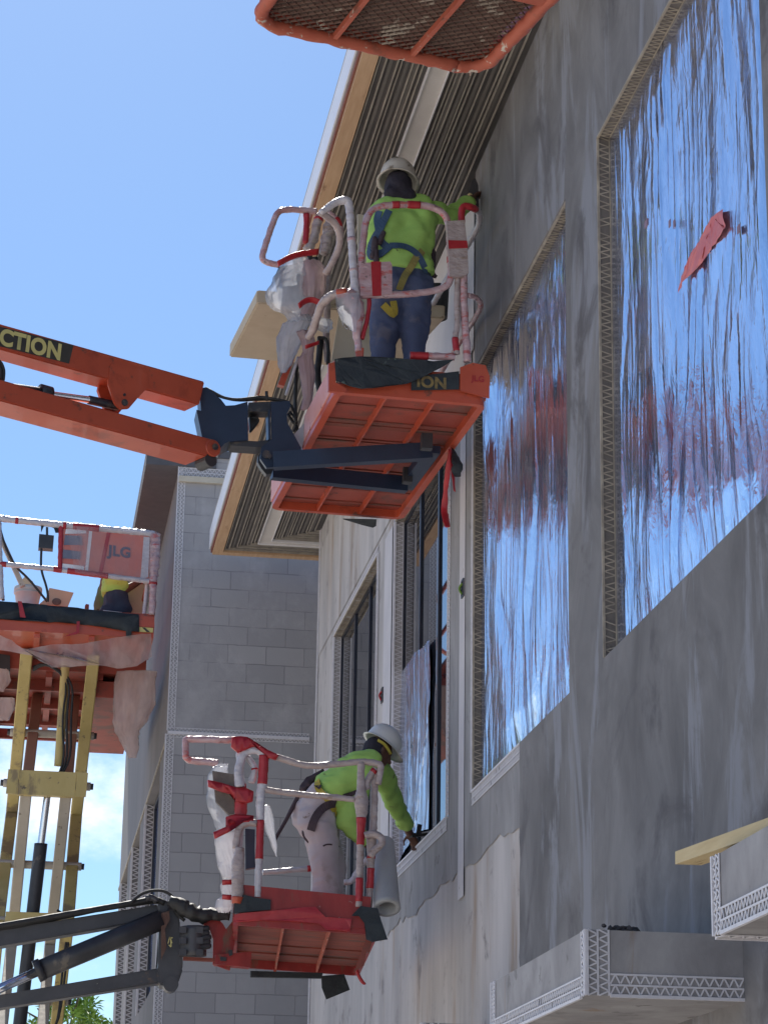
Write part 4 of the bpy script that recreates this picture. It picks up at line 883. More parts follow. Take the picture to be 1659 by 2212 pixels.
bm = B(); tube(bm, [at(b4(x, y), Y=14.35) for x, y in ((690,555),(760,560),(775,590),(740,640),(690,700))], .008); tube(bm, [at(b4(x, y), Y=14.5) for x, y in ((1060,520),(1110,600),(1150,640),(1160,690))], .010); tube(bm, [at(b4(x, y), Y=14.5) for x, y in ((1075,500),(1140,560),(1150,640),(1120,700))], .008); obj('hose', bm, rubber, L1, True)
bm = B(); prism(bm, [at(z1(x, y), pl=(O1+W*1.1, W)) for x, y in ((412,1620),(470,1555),(505,1560),(455,1700))], W*.05); obj('foil_wrap', bm, silver, L1)
# hanging red ribbons at the far right of the basket
bm = B(); 
for pts, r in ((((1275,1700),(1268,1800),(1255,1900),(1240,2040),(1262,2130)), [.008,.018,.014,.022,.018]), (((1280,1690),(1290,1800),(1300,1930)), [.01,.03,.012])):
    tube(bm, [at(z1(x, y), X=2.52) for x, y in pts], r, flat=.25, amp=.3, freq=9)
obj('ribbon', bm, tape, L1, True)
bm = B(); tube(bm, [at(z1(x, y), X=2.54) for x, y in ((1290,1700),(1320,1780),(1310,1850))], [.012,.04,.03], flat=.3, amp=.3); obj('ribbon', bm, fabric_blk, L1, True)
bm = B(); prism(bm, [under(x, y, 4.96) for x, y in ((685,2083),(870,2087),(868,2120),(850,2130),(790,2115))], (0,0,-.006)); obj('black_fabric', bm, fabric_blk, L1)
# board laid on the rails, uprights, small bin
bm = B(); Q = [at(b1(x, y), Z=6.12) for x, y in ((335,352),(45,922))]
ya, yb = Q[0].y, Q[1].y; xa, xb = Q[0].x, Q[1].x
pts = [V((xa,ya,6.12)), V((xb,yb,6.12)), V((2.40,yb+.05,6.12)), V((2.57,ya+.03,6.12))]
prism(bm, pts, (0,0,.012)); rim = B()
for a, b in ((0,1),(1,2),(2,3),(3,0)): bar2(bm, pts[a]+V((0,0,.05)), pts[b]+V((0,0,.05)), .02, .085)
o = obj('mortar_board', bm, ply, None, origin=(2, 15, 6.12)); tag(o, 'wide beige mortar board with raised rim lying across the rails of the upper basket', 'board')
for p, Y_, lab in ((((1205,430),(1570,440),(1590,1000),(1115,990)), 14.75, 'broad beige foam board standing behind the jeans of the upper worker'), (((1400,-610),(1475,-600),(1515,600),(1420,600)), 14.6, 'narrow beige board rising between the wrapped rails left of the upper worker')):
    bm = B(); prism(bm, [at(b1(x, y), Y=Y_) for x, y in p], (0,.03,0)); tag(obj('foam_board', bm, beige_foam, None, origin=(2, Y_, 5.08)), lab, 'board', 'boards standing in the upper basket')
bm = B(); q = at(b2(1000, 1560), Y=14.95); lathe(bm, V((q.x, q.y, 6.22)), [(.075,0),(.085,.22),(.09,.225),(.08,.22),(.07,.02)], 20); tag(obj('bin', bm, rubber, None, origin=(q.x, q.y, 6.22)), 'small black bin on the mortar board right of the upper worker', 'bin')
# ------------------------------------------------------------------ worker one
WY1 = 13.82
def a2(x, y, Y=WY1): return at(b2(x, y), Y=Y)
w1 = empty('person', (a2(640,1300).x, WY1, 5.08), 'worker in lime shirt and blue jeans, back turned, wearing a dirty hard hat', 'person')
hd = a2(620, 330); fwd = V((.28, .94, -.18)).normalized(); upv = V((0,.15,1))
shL, shR = a2(430, 590, WY1-.02), a2(900, 560, WY1+.04); neck = a2(660, 470); pelv = a2(670, 1290); waist = a2(650, 1080)
hipL, hipR = a2(510, 1330), a2(800, 1330)
elR, haR = a2(1130, 610, WY1+.16), a2(1345, 440, WY1+.36)
elL, haL = a2(360, 850, WY1+.10), a2(430, 1000, WY1+.34)
kL, kR = V((a2(480,1700).x, WY1+.04, 5.55)), V((a2(790,1700).x, WY1+.03, 5.55)); aL, aR = V((kL.x+.01, WY1+.07, 5.14)), V((kR.x+.0, WY1+.04, 5.14))
def body(name, parent, extra=0, **k):
    bm = B(); e = extra
    head(bm, k['hd'], k['f'], k['u']); capsule(bm, k['neck'], k['hd'], .060, .052)
    T(bm, k, 0); limb(bm, k, 0)
    return bm
def T(bm, k, e):
    s = (k['shR']-k['shL']).normalized(); ax = (k['neck']-k['pelv']).normalized()
    for q, wd, r in k['torso']: capsule(bm, q-s*wd, q+s*wd, r+e, r+e)
    for (q0, w0, r0), (q1, w1_, r1) in zip(k['torso'], k['torso'][1:]):
        for i in (1, 2, 3):
            t = i/4; q = q0.lerp(q1, t); wd = w0+(w1_-w0)*t; r = r0+(r1-r0)*t; capsule(bm, q-s*wd, q+s*wd, r+e, r+e)
def arms(bm, k, e):
    for a, b, c in (('shL','elL','haL'), ('shR','elR','haR')):
        capsule(bm, k[a], k[b], .058+e, .044+e); capsule(bm, k[b], k[b].lerp(k[c], .78) if e > .01 else k[c], .043+e, .030+e)
def limb(bm, k, e): arms(bm, k, e); legs(bm, k, e)
def legs(bm, k, e):
    for a, b, c in (('hipL','kL','aL'), ('hipR','kR','aR')):
        capsule(bm, k[a], k[b], .088+e, .060+e); capsule(bm, k[b], k[c], .060+e, .042+e)
def boots(bm, k, f):
    for c in ('aL', 'aR'):
        q = k[c]; capsule(bm, q-V((0,0,.02)), q+f*.15-V((0,0,.035)), .045, .038)
k1 = dict(hd=hd, f=fwd, u=upv, neck=neck, pelv=pelv, shL=shL, shR=shR, elL=elL, haL=haL, elR=elR, haR=haR, hipL=hipL, hipR=hipR, kL=kL, kR=kR, aL=aL, aR=aR,
          torso=[(a2(665,540), .115, .068), (a2(655,660), .125, .092), (a2(635,820), .112, .102), (a2(630,980), .085, .105), (a2(650,1120), .075, .098), (a2(668,1290), .085, .098)])
bm = body('body', w1, **k1); hand(bm, haR, (haR-elR), (1,.3,-.2), curl=.7); hand(bm, haL, (haL-elL), (0,.5,-1), curl=.9, side=-1)
bd = fuse('body', bm, .010, brown_skin, w1, 3)
bm = B(); T(bm, k1, .024); arms(bm, k1, .018); capsule(bm, k1['torso'][4][0]-V((.10,0,.0)), k1['torso'][4][0]+V((.10,0,.0)), .115, .115); capsule(bm, neck-V((0,0,.03)), neck+V((0,0,.01)), .075, .068)
sh1 = fuse('shirt', bm, .014, lime, w1, 3, .020, 9, cuts=((a2(650,1175), V((.05,0,-1))), (haR-(haR-elR).normalized()*.04, (haR-elR)) if 0 else (a2(650,1176), V((.05,0,-1)))))
bm = B()
sx_ = (shR-shL).normalized()
for q, wd, r in k1['torso'][3:]: capsule(bm, q-sx_*wd, q+sx_*wd, r+.014, r+.014)
capsule(bm, k1['torso'][4][0]-sx_*.075, k1['torso'][5][0]-sx_*.08, .110, .112); capsule(bm, k1['torso'][4][0]+sx_*.075, k1['torso'][5][0]+sx_*.08, .110, .112)
legs(bm, k1, .020)
for a in ('aL', 'aR'): capsule(bm, k1['k'+a[1]], k1[a], .078, .074)
for a in ('L', 'R'): capsule(bm, k1['hip'+a], k1['k'+a], .104, .082)
jn1 = fuse('jeans', bm, .014, jeans, w1, 3, .020, 10, cuts=((a2(650,1040), V((0,0,1))),))
bm = B(); boots(bm, k1, V((.1,1,0)).normalized()); fuse('boots', bm, .012, rubber, w1, 3)
hc = hd+V((0,.01,.05)); hardhat('hard_hat', hc, fwd, V((0,.02,1)), hat_mat, w1, 1.0)
bm = B(); ellip(bm, hd-V((.0,.012,.005)), (.092,.108,.118)); capsule(bm, hd-V((0,.02,.06)), neck+V((0,-.02,.03)), .080, .082); capsule(bm, hd+V((-.05,-.06,-.07)), hd+V((.06,-.05,-.07)), .05, .05)
fuse('hood', bm, .010, hair_mat, w1, 3, .006, 20, cuts=((hd+V((0,.06,0)), fwd),))
hs = [sh1, jn1]
B2 = lambda *p: [b2(x, y) for x, y in p]
st = strap('harness', hs, B2((440,560),(410,640),(430,740),(450,860),(520,930),(545,900)), harness_blue, w1, .046)
strap('harness_strap', hs, B2((530,560),(490,640),(455,730),(400,810),(350,930),(350,1010),(400,1020),(480,980),(540,910)), harness_blue, w1, .046, .016)
strap('harness_strap', hs, B2((540,905),(640,905),(720,925),(790,970),(840,1030),(870,1090),(895,1160)), harness_blue, w1, .040, .012)
strap('harness_strap', hs, B2((850,960),(790,1030),(730,1130),(670,1230),(625,1320)), M('harness_olive', (.30,.26,.07), (.22,.19,.07), .8, scale=16), w1, .045, .014)
strap('harness_strap', hs, B2((470,1480),(530,1550),(575,1600),(575,1520),(560,1450)), harness_yel, w1, .045, .016)
bm = B()
for p in ((400,880),(440,820),(395,960),(430,900),(410,1000)):
    q = a2(*p, WY1-.15); capsule(bm, q+V((random.uniform(-.03,.03),0,-.03)), q+V((random.uniform(-.03,.03),-.01,.03)), .02, .016)
obj('lanyard_pack', bm, harness_dark, w1, True)
bm = B(); tube(bm, [a2(x, y, WY1+.02) for x, y in ((905,880),(950,980),(960,1080),(950,1180),(1000,1210))], [.03,.032,.02,.022,.012], amp=.4, freq=20); obj('lanyard', bm, harness_dark, w1, True)
bm = B(); a_, c_ = a2(1365, 235, WY1+.42), a2(1408, 740, WY1+.42); c_.x = a_.x+.0
prism(bm, [a2(1352,250,WY1+.40), a2(1385,230,WY1+.40), a2(1412,300,WY1+.40), a2(1422,560,WY1+.40), a2(1412,750,WY1+.40), a2(1392,740,WY1+.40), a2(1380,560,WY1+.40), a2(1300,400,WY1+.40)], (0,.02,0))
tl = obj('plaster_float', bm, grey_steel, None, origin=a_); tag(tl, 'grey plastering float the upper worker presses against the wall', 'trowel')
bm = B(); capsule(bm, a2(1330,400,WY1+.37), a2(1370,470,WY1+.37), .016, .016); obj('handle', bm, plank_wood, tl, True)
# ================================================================== LIFT TWO (red, lower)
L2 = empty('boom_lift', (0, 15.7, GZ), 'dark grey boom lift with a worn red basket, lower of the two boom baskets', 'boom lift')
O2 = V((1.30, 14.80, 2.02)); t2 = math.radians(-5); tilt = math.radians(2.6)
U2 = V((math.cos(t2)*math.cos(tilt), math.sin(t2)*math.cos(tilt), -math.sin(tilt))); W2 = V((-math.sin(t2), math.cos(t2), 0)); Z2 = U2.cross(W2)
def b2q(u, v, z): return O2+U2*u+W2*v+Z2*z
P2 = (O2, W2)
def n2(zz, *p, d=0): return [at(zz(x, y), pl=(O2+W2*d, W2)) for x, y in p]
bm = B(); prism(bm, [b2q(u, v, .06) for u, v in rrect(.01, .89, .01, 2.2, .05)], Z2*.015); dk2 = obj('deck', bm, rust_under, L2)
rimmed(rrect(0, .9, 0, 2.2, .06), .0, .06, .03, red_dirty, 'deck_rim', L2, b2q)
for u in (.31, .60):
    bm = B(); bar(bm, b2q(u, .02, .03), b2q(u, 2.18, .03), U2*.006, Z2*.028); bar(bm, b2q(u-.01, 2.19, -.03), b2q(u+.01, 2.19, .05), U2*.01, W2*.01); obj('deck_rib', bm, frame_rust, L2)
bm = B()
for v in (.45,1.3,1.75): bar(bm, b2q(.03, v, .056), b2q(.87, v, .056), W2*.03, Z2*.006)
obj('floor_channel', bm, rust_under, dk2)
bm = B(); bar(bm, b2q(.03, -.002, .15), b2q(.84, -.002, .13), W2*.006, Z2*.10); obj('toe_board', bm, red_dirty, L2)
bm = B(); bar(bm, b2q(-.003, .02, .13), b2q(-.003, 2.18, .13), U2*.005, Z2*.08); bar(bm, b2q(.90, .06, .13), b2q(.90, 2.18, .13), U2*.005, Z2*.08); bar(bm, b2q(.02, 2.2, .13), b2q(.88, 2.2, .13), W2*.005, Z2*.08); obj('toe_board', bm, red_dirty, L2)
bm = B(); prism(bm, n2(z2, (445,1150),(640,1130),(900,1105),(955,1165),(1100,1175),(1090,1250),(960,1235),(920,1195),(620,1180),(440,1190)), W2*-.012)
for v in bm.verts: v.co -= W2*.012
bmesh.ops.subdivide_edges(bm, edges=bm.edges[:], cuts=3)
for v in bm.verts: v.co += W2*.01*noise.noise(v.co*14)+Z2*.012*noise.noise(v.co*9)
obj('red_tape_wrap', bm, tape, L2)
bm = B(); prism(bm, n2(z2, (450,1055),(500,1040),(560,1055),(650,1068),(648,1122),(440,1142)), W2*-.03); obj('black_fabric', bm, fabric_blk, L2)
bm = B(); prism(bm, n2(z2, (1098,1160),(1150,1105),(1245,1118),(1265,1190),(1300,1290),(1215,1305),(1180,1290),(1170,1200),(1140,1160)), W2*-.012)
bmesh.ops.subdivide_edges(bm, edges=bm.edges[:], cuts=4)
for v in bm.verts: v.co -= W2*(.03+.02*noise.noise(v.co*12))
obj('black_fabric', bm, fabric_blk, L2)
bm = B(); prism(bm, [at(z2(x, y), Y=16.6) for x, y in ((932,1490),(1060,1480),(1092,1568),(960,1622),(935,1555))], (0,.01,0)); prism(bm, [at(z2(x, y), Y=16.4) for x, y in ((538,1462),(940,1472),(935,1502),(538,1495))], (0,.05,0)); obj('black_fabric', bm, fabric_blk, L2)
bm = B(); tube(bm, [at(z2(x, y), Y=16.5) for x, y in ((1125,1440),(1140,1490),(1165,1530),(1180,1535))], [.012,.012,.014,.006], amp=.3); obj('ribbon', bm, tape, L2, True)
bm = B(); prism(bm, n2(z2, (1180,1290),(1215,1300),(1200,1360),(1185,1350),(1172,1430),(1110,1470),(1125,1440)), W2*.02); obj('torn_edge', bm, rust_under, L2)
# rails
rail('top_rail', n2(b7, (-170,300),(0,350),(180,410),(300,415),(500,398),(650,385),(740,370),(880,388),(925,405),(922,470),(900,590)), .0205, wrap_dirty, L2)
rail('mid_rail', n2(b7, (-180,640),(0,670),(300,700),(500,715),(680,735)), .0185, wrap_dirty, L2)
rail('post', n2(b7, (738,385),(735,520),(738,640),(742,720),(742,800),(738,950),(725,1300),(716,1760)), [.024,.024,.028,.046,.044,.024,.022,.022], wrap_dirty, L2, bands=((.385,.58),(.80,.975)), tape=tape, amp=.2)
rail('post', n2(b7, (885,440),(865,560),(862,800),(855,1000),(835,1150),(832,1300),(825,1500),(808,1760), d=.04), [.024,.024,.022,.024,.034,.024,.022,.022], wrap_dirty, L2, bands=((.625,.66),(.72,.87)), tape=tape, amp=.2)
rail('brace', n2(b7, (878,440),(820,510),(785,590),(800,640), d=.02), .021, wrap_dirty, L2, bands=((.05,.25),), tape=tape)
rail('brace', n2(b7, (770,1080),(850,1058),(920,1085),(945,1130),(920,1180),(860,1220),(830,1280), d=-.02), .022, wrap_dirty, L2)
rail('brace', n2(b7, (800,1300),(700,1420),(650,1520),(575,1525), d=.3), .018, wrap_white, L2)
rail('mid_rail', [at(b7(x, y), Y=16.8) for x, y in ((-200,1430),(0,1415),(270,1390))], .020, wrap_white, L2, bands=((.9,1),), tape=tape)
rail('post', n2(b6, (962,265),(968,370),(950,670),(925,800),(928,1080),(912,1540),(892,1965)), [.029,.028,.028,.031,.022,.022,.022], wrap_white, L2, bands=((.03,.24),(.475,.75)), tape=tape)
rail('top_loop', n2(b6, (690,690),(670,560),(690,400),(740,290),(830,262),(920,270),(975,350)), [.032,.030,.026,.024,.024,.023,.023], wrap_white, L2, d0=0) if 0 else rail('top_loop', n2(b6, (690,690),(670,560),(690,400),(740,290),(830,262),(920,270),(975,350)), [.032,.030,.026,.024,.024,.023,.023], wrap_white, L2)
rail('console_post', n2(b6, (690,290),(690,500),(700,720),(700,1000),(690,1150),(680,1400), d=.05), [.024,.024,.036,.036,.024,.02], wrap_white, L2, bands=((.33,.8),), tape=tape)
rail('knee_loop', n2(b6, (885,1110),(800,1100),(710,1130),(665,1210),(650,1330),(640,1400)), .023, wrap_dirty, L2)
rail('post', n2(b6, (690,1390),(670,1550),(668,1700),(660,1800),(662,1935),(650,2040), d=-.02), [.028,.040,.038,.040,.036,.026], wrap_dirty, L2, amp=.2, bands=((.86,1),), tape=orange)
rail('brace', n2(b6, (775,340),(830,410),(865,480),(850,560),(820,640), d=.03), [.018,.018,.018,.022,.02], wrap_white, L2, amp=.3, bands=((.45,.55),), tape=tape)
rail('guard_loop', n2(b6, (650,150),(400,140),(150,135),(70,135),(60,160),(62,250),(60,340),(100,385),(260,395),(440,410), d=.6), .023, wrap, L2, bands=((0,.06),), tape=tape)
bm = B(); sheetpoly(bm, n2(b6, (605,110),(700,98),(780,110),(810,180),(930,215),(1010,255),(1140,320),(1110,370),(1020,345),(940,265),(850,215),(760,255),(670,285),(590,215), d=-.03), -W2, .012, 20); solid(bm, .04); obj('red_tape_wrap', bm, tape, L2, True)
bm = B(); sheetpoly(bm, n2(b6, (320,605),(480,640),(640,690),(770,700),(850,740),(840,850),(780,870),(640,850),(640,780),(470,735),(325,680), d=-.02), -W2, .01, 20); solid(bm, .03); obj('red_tape_wrap', bm, tape, L2, True)
bm = B(); sheetpoly(bm, n2(b6, (385,1210),(530,1150),(640,1090),(530,1035),(640,1000),(850,1020),(850,1090),(700,1100),(560,1210),(400,1285), d=-.02), -W2, .012, 20); solid(bm, .03); obj('red_tape_wrap', bm, tape, L2, True)
bm = B(); prism(bm, n2(b6, (370,500),(640,545),(640,700),(620,1000),(560,1000),(410,850), d=.06), W2*.16); cb2 = obj('control_box', bm, M('olive_box', (.09,.08,.07), (.20,.16,.13), .6, scale=12, bump=.3), L2)
bm = B(); bag(bm, [((500,420),60),((460,470),90),((430,560),118),((440,700),130),((470,820),160),((500,950),165),((530,1080),140),((560,1200),130)], b6, (O2+W2*.16, W2), seed=21, flat=.5, amp=.12); obj('plastic_bag', bm, bagfilm, L2, True)
bm = B(); bag(bm, [((540,1200),140),((540,1330),150),((540,1450),130),((560,1560),120),((545,1620),110),((560,1720),90),((560,1770),55),((545,1830),80),((550,1900),78),((550,1950),55),((510,2010),95),((500,2090),105),((500,2140),60)], b6, (O2+W2*.22, W2), seed=27, flat=.5, amp=.18); obj('plastic_bag', bm, bagwhite, L2, True)
for (x0, y0, x1, y1) in ((485,1795,600,1790), (485,1960,590,1970)):
    bm = B(); tube(bm, n2(b6, (x0, y0), (x1, y1), d=.10), .026, flat=.5); obj('tape_band', bm, tape, L2, True)
bm = B(); prism(bm, n2(b6, (750,1170),(865,1180),(860,1400),(870,1620),(755,1640), d=.3), W2*.05); obj('black_panel', bm, navy, L2)
bm = B(); bag(bm, [((1000,900),35),((1010,1050),70),((1040,1200),55),((1080,1340),35),((1110,1490),8)], b6, (O2+W2*.5, W2), seed=33, amp=.2); obj('plastic_bag', bm, bagfilm, L2, True)
# mast bracket in red
def n4(*p, Y=15.55): return [at(z4(x, y), Y=Y) for x, y in p]
bm = B(); prism(bm, n4((1292,1450),(1330,1428),(1400,1425),(1435,1460),(1455,1495),(1500,1440),(1530,1470),(1480,1760),(1370,1722),(1372,1560),(1350,1500)), (0,.03,0)); prism(bm, n4((1385,1660),(1620,1640),(1610,1740),(1385,1720), Y=15.5), (0,.12,0)); mb2 = obj('mast_bracket', bm, red_dirty, L2)
bm = B(); prism(bm, n4((1415,1672),(1458,1678),(1455,1702),(1418,1700), Y=15.49), (0,-.01,0)); prism(bm, n4((1470,1632),(1495,1630),(1498,1660),(1475,1672), Y=15.49), (0,-.01,0)); obj('bracket_hole', bm, black_letter, mb2)
bm = B(); bar2(bm, *[p for p in n4((1180,1685),(1380,1695))], .05, .02); obj('lower_link', bm, rust_under, L2)
bm = B(); q = n4((1245,1480))[0]; q1 = n4((1245,1670))[0]; tube(bm, [q, q1], .085, seg=24, smooth=0); rt = obj('rotator', bm, grey_steel, L2, True)
bm = B()
for y in (1500, 1570, 1645):
    for x in (1178, 1285): p = n4((x, y), Y=15.47)[0]; box(bm, p-V((.022,.01,.020)), p+V((.022,.03,.020)))
obj('lug', bm, grey_steel, rt)
bm = B(); 
for i in range(5): p = n4((1310+random.randint(-10,14), 1500+i*28), Y=15.5)[0]; capsule(bm, p-V((.02,0,0)), p+V((.03,0,.01)), .024, .02)
obj('fitting', bm, black_steel, rt, True)
# jib arms
def a4(name, pts, r_in, mat, depth=.16, Y=15.62):
    bm = B(); prism(bm, n4(*pts, Y=Y), (0, depth, 0)); bmesh.ops.bevel(bm, geom=bm.edges[:], offset=.012, segments=2, affect='EDGES'); return obj(name, bm, mat, L2)
a4('upper_jib_arm', ((-1200,1700),(0,1500),(1020,1335),(1045,1370),(1045,1425),(0,1605),(-1200,1812)), 0, grey_steel)
a4('lower_jib_arm', ((-1200,2120),(0,1918),(1020,1745),(1045,1760),(1040,1840),(0,2003),(-1200,2215)), 0, grey_steel)
up = a4('jib_end', ((1030,1350),(1060,1318),(1125,1322),(1160,1440),(1165,1700),(1180,1750),(1150,1840),(1085,1865),(1020,1850),(1010,1760),(1030,1700)), 0, grey_steel, .22, 15.59)
bm = B(); prism(bm, n4((1036,1400),(1085,1385),(1092,1440),(1060,1500),(1070,1620),(1035,1700)), (0,.01,0)) ; 
for v in bm.verts: v.co.y -= .05
obj('rust_patch', bm, M('brown_rust', (.09,.05,.04), (.14,.08,.06), .9, scale=20, bump=.4), up)
bm = B()
for a, b in (((1080,1592),(1092,1550)), ((1092,1550),(1106,1590)), ((1088,1560),(1110,1555)), ((1086,1600),(1098,1615)), ((1098,1570),(1100,1612))): bar2(bm, *[p-V((0,.034,0)) for p in n4(a, b)], .004, .006)
obj('chalk_mark', bm, yellow_letter, up)
bm = B(); lathe(bm, n4((1055,1355), Y=15.60)[0], [(.045,0),(.045,-.02),(.03,-.024)], 8, (0,1,0)); lathe(bm, n4((1100,1850), Y=15.6)[0], [(.05,-.02),(.05,.1)], 14, (0,1,0)); obj('pin', bm, grey_steel, up)
bm = B(); tube(bm, n4((250,1765),(1040,1435), Y=15.55), .066, seg=20, smooth=0, step=.3); tube(bm, n4((235,1770),(275,1752), Y=15.55), .074, seg=20); cyl = obj('hydraulic_cylinder', bm, black_steel, L2, True)
bm = B(); tube(bm, n4((-900,2260),(0,1878),(260,1762), Y=15.55), .030, seg=16, smooth=0, step=.4); obj('piston_rod', bm, chrome, cyl, True)
bm = B()
for k_, rr in ((0,.020),(1,.018),(2,.014)):
    tube(bm, n4((-1100,1640+k_*8),(0,1478+k_*14),(400,1405+k_*8),(760,1345),(870,1325+k_*6),(1000,1300+k_*8),(1060,1330), Y=15.58+k_*.04), rr, amp=.1)
obj('cable', bm, rubber, L2, True)
bm = B(); tube(bm, n4((840,1330),(900,1275),(960,1248),(1050,1245),(1110,1280),(1145,1350)), .010); tube(bm, n4((1080,1320),(1120,1360),(1140,1400),(1190,1440)), .012); obj('hose', bm, rubber, L2, True)
bm = B(); tube(bm, n4((1090,1310),(1150,1335),(1210,1375),(1280,1410),(1350,1405),(1420,1400),(1480,1410), Y=15.5), [.03,.05,.052,.048,.042,.035,.03], amp=.45, freq=34); obj('hose_bundle', bm, rubber, L2, True)
bm = B(); bm2 = [(940,1300),(970,1290),(1000,1300),(1010,1320)]; tube(bm, n4(*bm2, Y=15.55), .02, amp=.3); obj('hose_clamp', bm, grey_steel, L2, True)
# grey tube strapped on the right of basket two
bm = B(); a_, b_ = at(b7(945, 1150), Y=15.0), at(b7(985, 1770), Y=14.72); d_ = (b_-a_).normalized(); L_ = (b_-a_).length
lathe(bm, a_, [(.072,0),(.074,.02),(.082,L_-.03),(.085,L_),(.055,L_),(.053,L_-.15)], 28, d_, cap=False); lathe(bm, a_+d_*(L_-.15), [(.0535,0),(.053,.002)], 28, d_)
tag(obj('cardboard_tube', bm, pipe_mat, None, True, origin=a_), 'thick grey open ended tube hanging on the right rail of the red basket', 'tube')
# ------------------------------------------------------------------ worker two
WY2 = 15.75
def a7(x, y, Y=WY2): return at(b7(x, y), Y=Y)
w2 = empty('person', (a7(400,1500).x, WY2, 2.1), 'worker in lime shirt and pale trousers bending forward to the window sill', 'person')
hd = a7(905, 265, WY2+.05); fwd = V((.88,.30,-.50)).normalized(); upv = V((.45,.25,.85))
shR = a7(840, 420, WY2-.12); shL = a7(800, 430, WY2+.20); neck = a7(820, 350, WY2+.04); pelv = a7(300, 850)
k2 = dict(hd=hd, f=fwd, u=upv, neck=neck, pelv=pelv, shL=a7(880,400,WY2+.14), shR=a7(770,470,WY2-.13), elL=a7(1030,700,WY2+.45), haL=a7(1195,1050,WY2+.80), elR=a7(600,960,WY2-.10), haR=a7(790,1160,WY2-.05),
          hipL=a7(320,860,WY2+.10), hipR=a7(310,880,WY2-.09), kL=a7(440,1330,WY2+.10), kR=a7(410,1340,WY2-.10), aL=V((a7(430,1700).x, WY2+.10, 2.15)), aR=V((a7(370,1700).x, WY2-.12, 2.15)),
          torso=[])
k2['kL'].z = k2['kR'].z = 2.58
sY = V((0,1,0))
k2['torso'] = [(a7(790,420), .12, .072), (a7(700,480), .12, .098), (a7(580,570), .11, .108), (a7(450,660), .09, .110), (a7(350,760), .08, .105), (a7(300,850), .085, .105)]
def T2(bm, k, e, idx=None):
    tt = k['torso'] if idx is None else [k['torso'][i] for i in idx]
    for q, wd, r in tt: capsule(bm, q-sY*wd, q+sY*wd, r+e, r+e)
    for (q0, w0, r0), (q1, w1_, r1) in zip(tt, tt[1:]):
        for i in (1, 2, 3):
            t = i/4; q = q0.lerp(q1, t); wd = w0+(w1_-w0)*t; r = r0+(r1-r0)*t; capsule(bm, q-sY*wd, q+sY*wd, r+e, r+e)
bm = B(); head(bm, hd, fwd, upv); capsule(bm, neck, hd, .062, .055); T2(bm, k2, 0); arms(bm, k2, 0); legs(bm, k2, 0)
hand(bm, k2['haL'], (k2['haL']-k2['elL'])+V((.05,0,-.05)), (.2,0,-1), curl=.9); hand(bm, k2['haR'], V((.8,.1,-.6)), (.2,0,-1), curl=.9)
bd = fuse('body', bm, .010, brown_skin, w2, 3)
bm = B(); T2(bm, k2, .020, (0,1,2,3)); arms(bm, k2, .024)
capsule(bm, k2['torso'][3][0]-V((-.02,.08,.03)), k2['torso'][3][0]+V((.02,.08,-.03)), .125, .125); capsule(bm, a7(560,760,WY2-.05), a7(600,900,WY2-.05), .085, .06)
capsule(bm, a7(640,600,WY2-.0), a7(560,830,WY2-.0), .12, .08)
sh2 = fuse('shirt', bm, .014, lime, w2, 3, .022, 9, cuts=((a7(250,735), (a7(250,735)-a7(420,620))),))
bm = B(); T2(bm, k2, .016, (3,4,5)); legs(bm, k2, .024)
for a in ('L', 'R'): capsule(bm, k2['hip'+a], k2['k'+a], .122, .104); capsule(bm, k2['k'+a], k2['a'+a], .104, .090)
capsule(bm, a7(270,880,WY2+.02), a7(300,960,WY2), .13, .12)
tr2 = fuse('trousers', bm, .014, khaki, w2, 3, .028, 8, cuts=((a7(330,690), (a7(480,560)-a7(330,690))),))
bm = B(); boots(bm, k2, V((1,.1,0)).normalized()); fuse('boots', bm, .012, rubber, w2, 3)
hu = V((.50,.1,.80)); hardhat('hard_hat', hd+hu.normalized()*.045, V((.80,.25,-.55)), hu, hat_clean, w2, .92)
bm = B(); ellip(bm, hd-V((.02,.0,.0)), (.088,.092,.092)); capsule(bm, hd-V((.03,0,.03)), neck, .080, .08); fuse('hood', bm, .010, hair_mat, w2, 3, .006, 20, cuts=((hd+fwd*.045, fwd),))
bm = B(); tube(bm, [hd+V((-.02,-.09,.05)), hd+V((.03,-.10,.02)), hd+V((.07,-.08,-.04))], .016, flat=.5); obj('hat_band', bm, harness_yel, w2, True)
hs = [sh2, tr2]; B7 = lambda *p: [b7(x, y) for x, y in p]
strap('harness_strap', hs, B7((330,560),(320,620),(345,670),(400,700),(450,790),(490,870),(510,880)), harness_yel, w2, .042, .012)
strap('harness_strap', hs, B7((320,625),(352,612)), harness_dark, w2, .05, .018)
strap('harness_strap', hs, B7((500,770),(430,770),(370,820),(320,880),(285,950),(265,1030)), harness_dark, w2, .055, .014)
strap('harness_strap', hs, B7((560,700),(640,680),(700,665)), harness_dark, w2, .03, .012)
strap('trouser_pocket', hs, B7((375,1180),(410,1155),(480,1170),(550,1195)), harness_dark, w2, .010, .004)
bm = B(); tube(bm, [a7(x, y, WY2-.05) for x, y in ((380,450),(300,520),(240,560),(200,620),(160,660))], [.01,.02,.032,.03,.014], amp=.5, freq=30); tube(bm, [a7(x, y, WY2-.03) for x, y in ((170,640),(110,760),(40,900),(-40,1040),(-110,1160))], [.012,.017,.014,.013,.013]); obj('lanyard', bm, harness_dark, w2, True)
bm = B(); tube(bm, [a7(x, y, WY2-.12) for x, y in ((260,1000),(200,1000),(185,1050),(210,1110),(255,1150))], .012); obj('harness_loop', bm, harness_dark, w2, True)
bm = B(); p = a7(1205, 1085, WY2+.80); bar2(bm, p, p+V((.14,.06,.03)), .05, .02); bar2(bm, p+V((.06,.02,.02)), p+V((.07,.02,.09)), .025, .03)
tag(obj('hand_tool', bm, rubber, None, origin=p), 'black hand tool held on the window sill by the bending worker', 'tool')
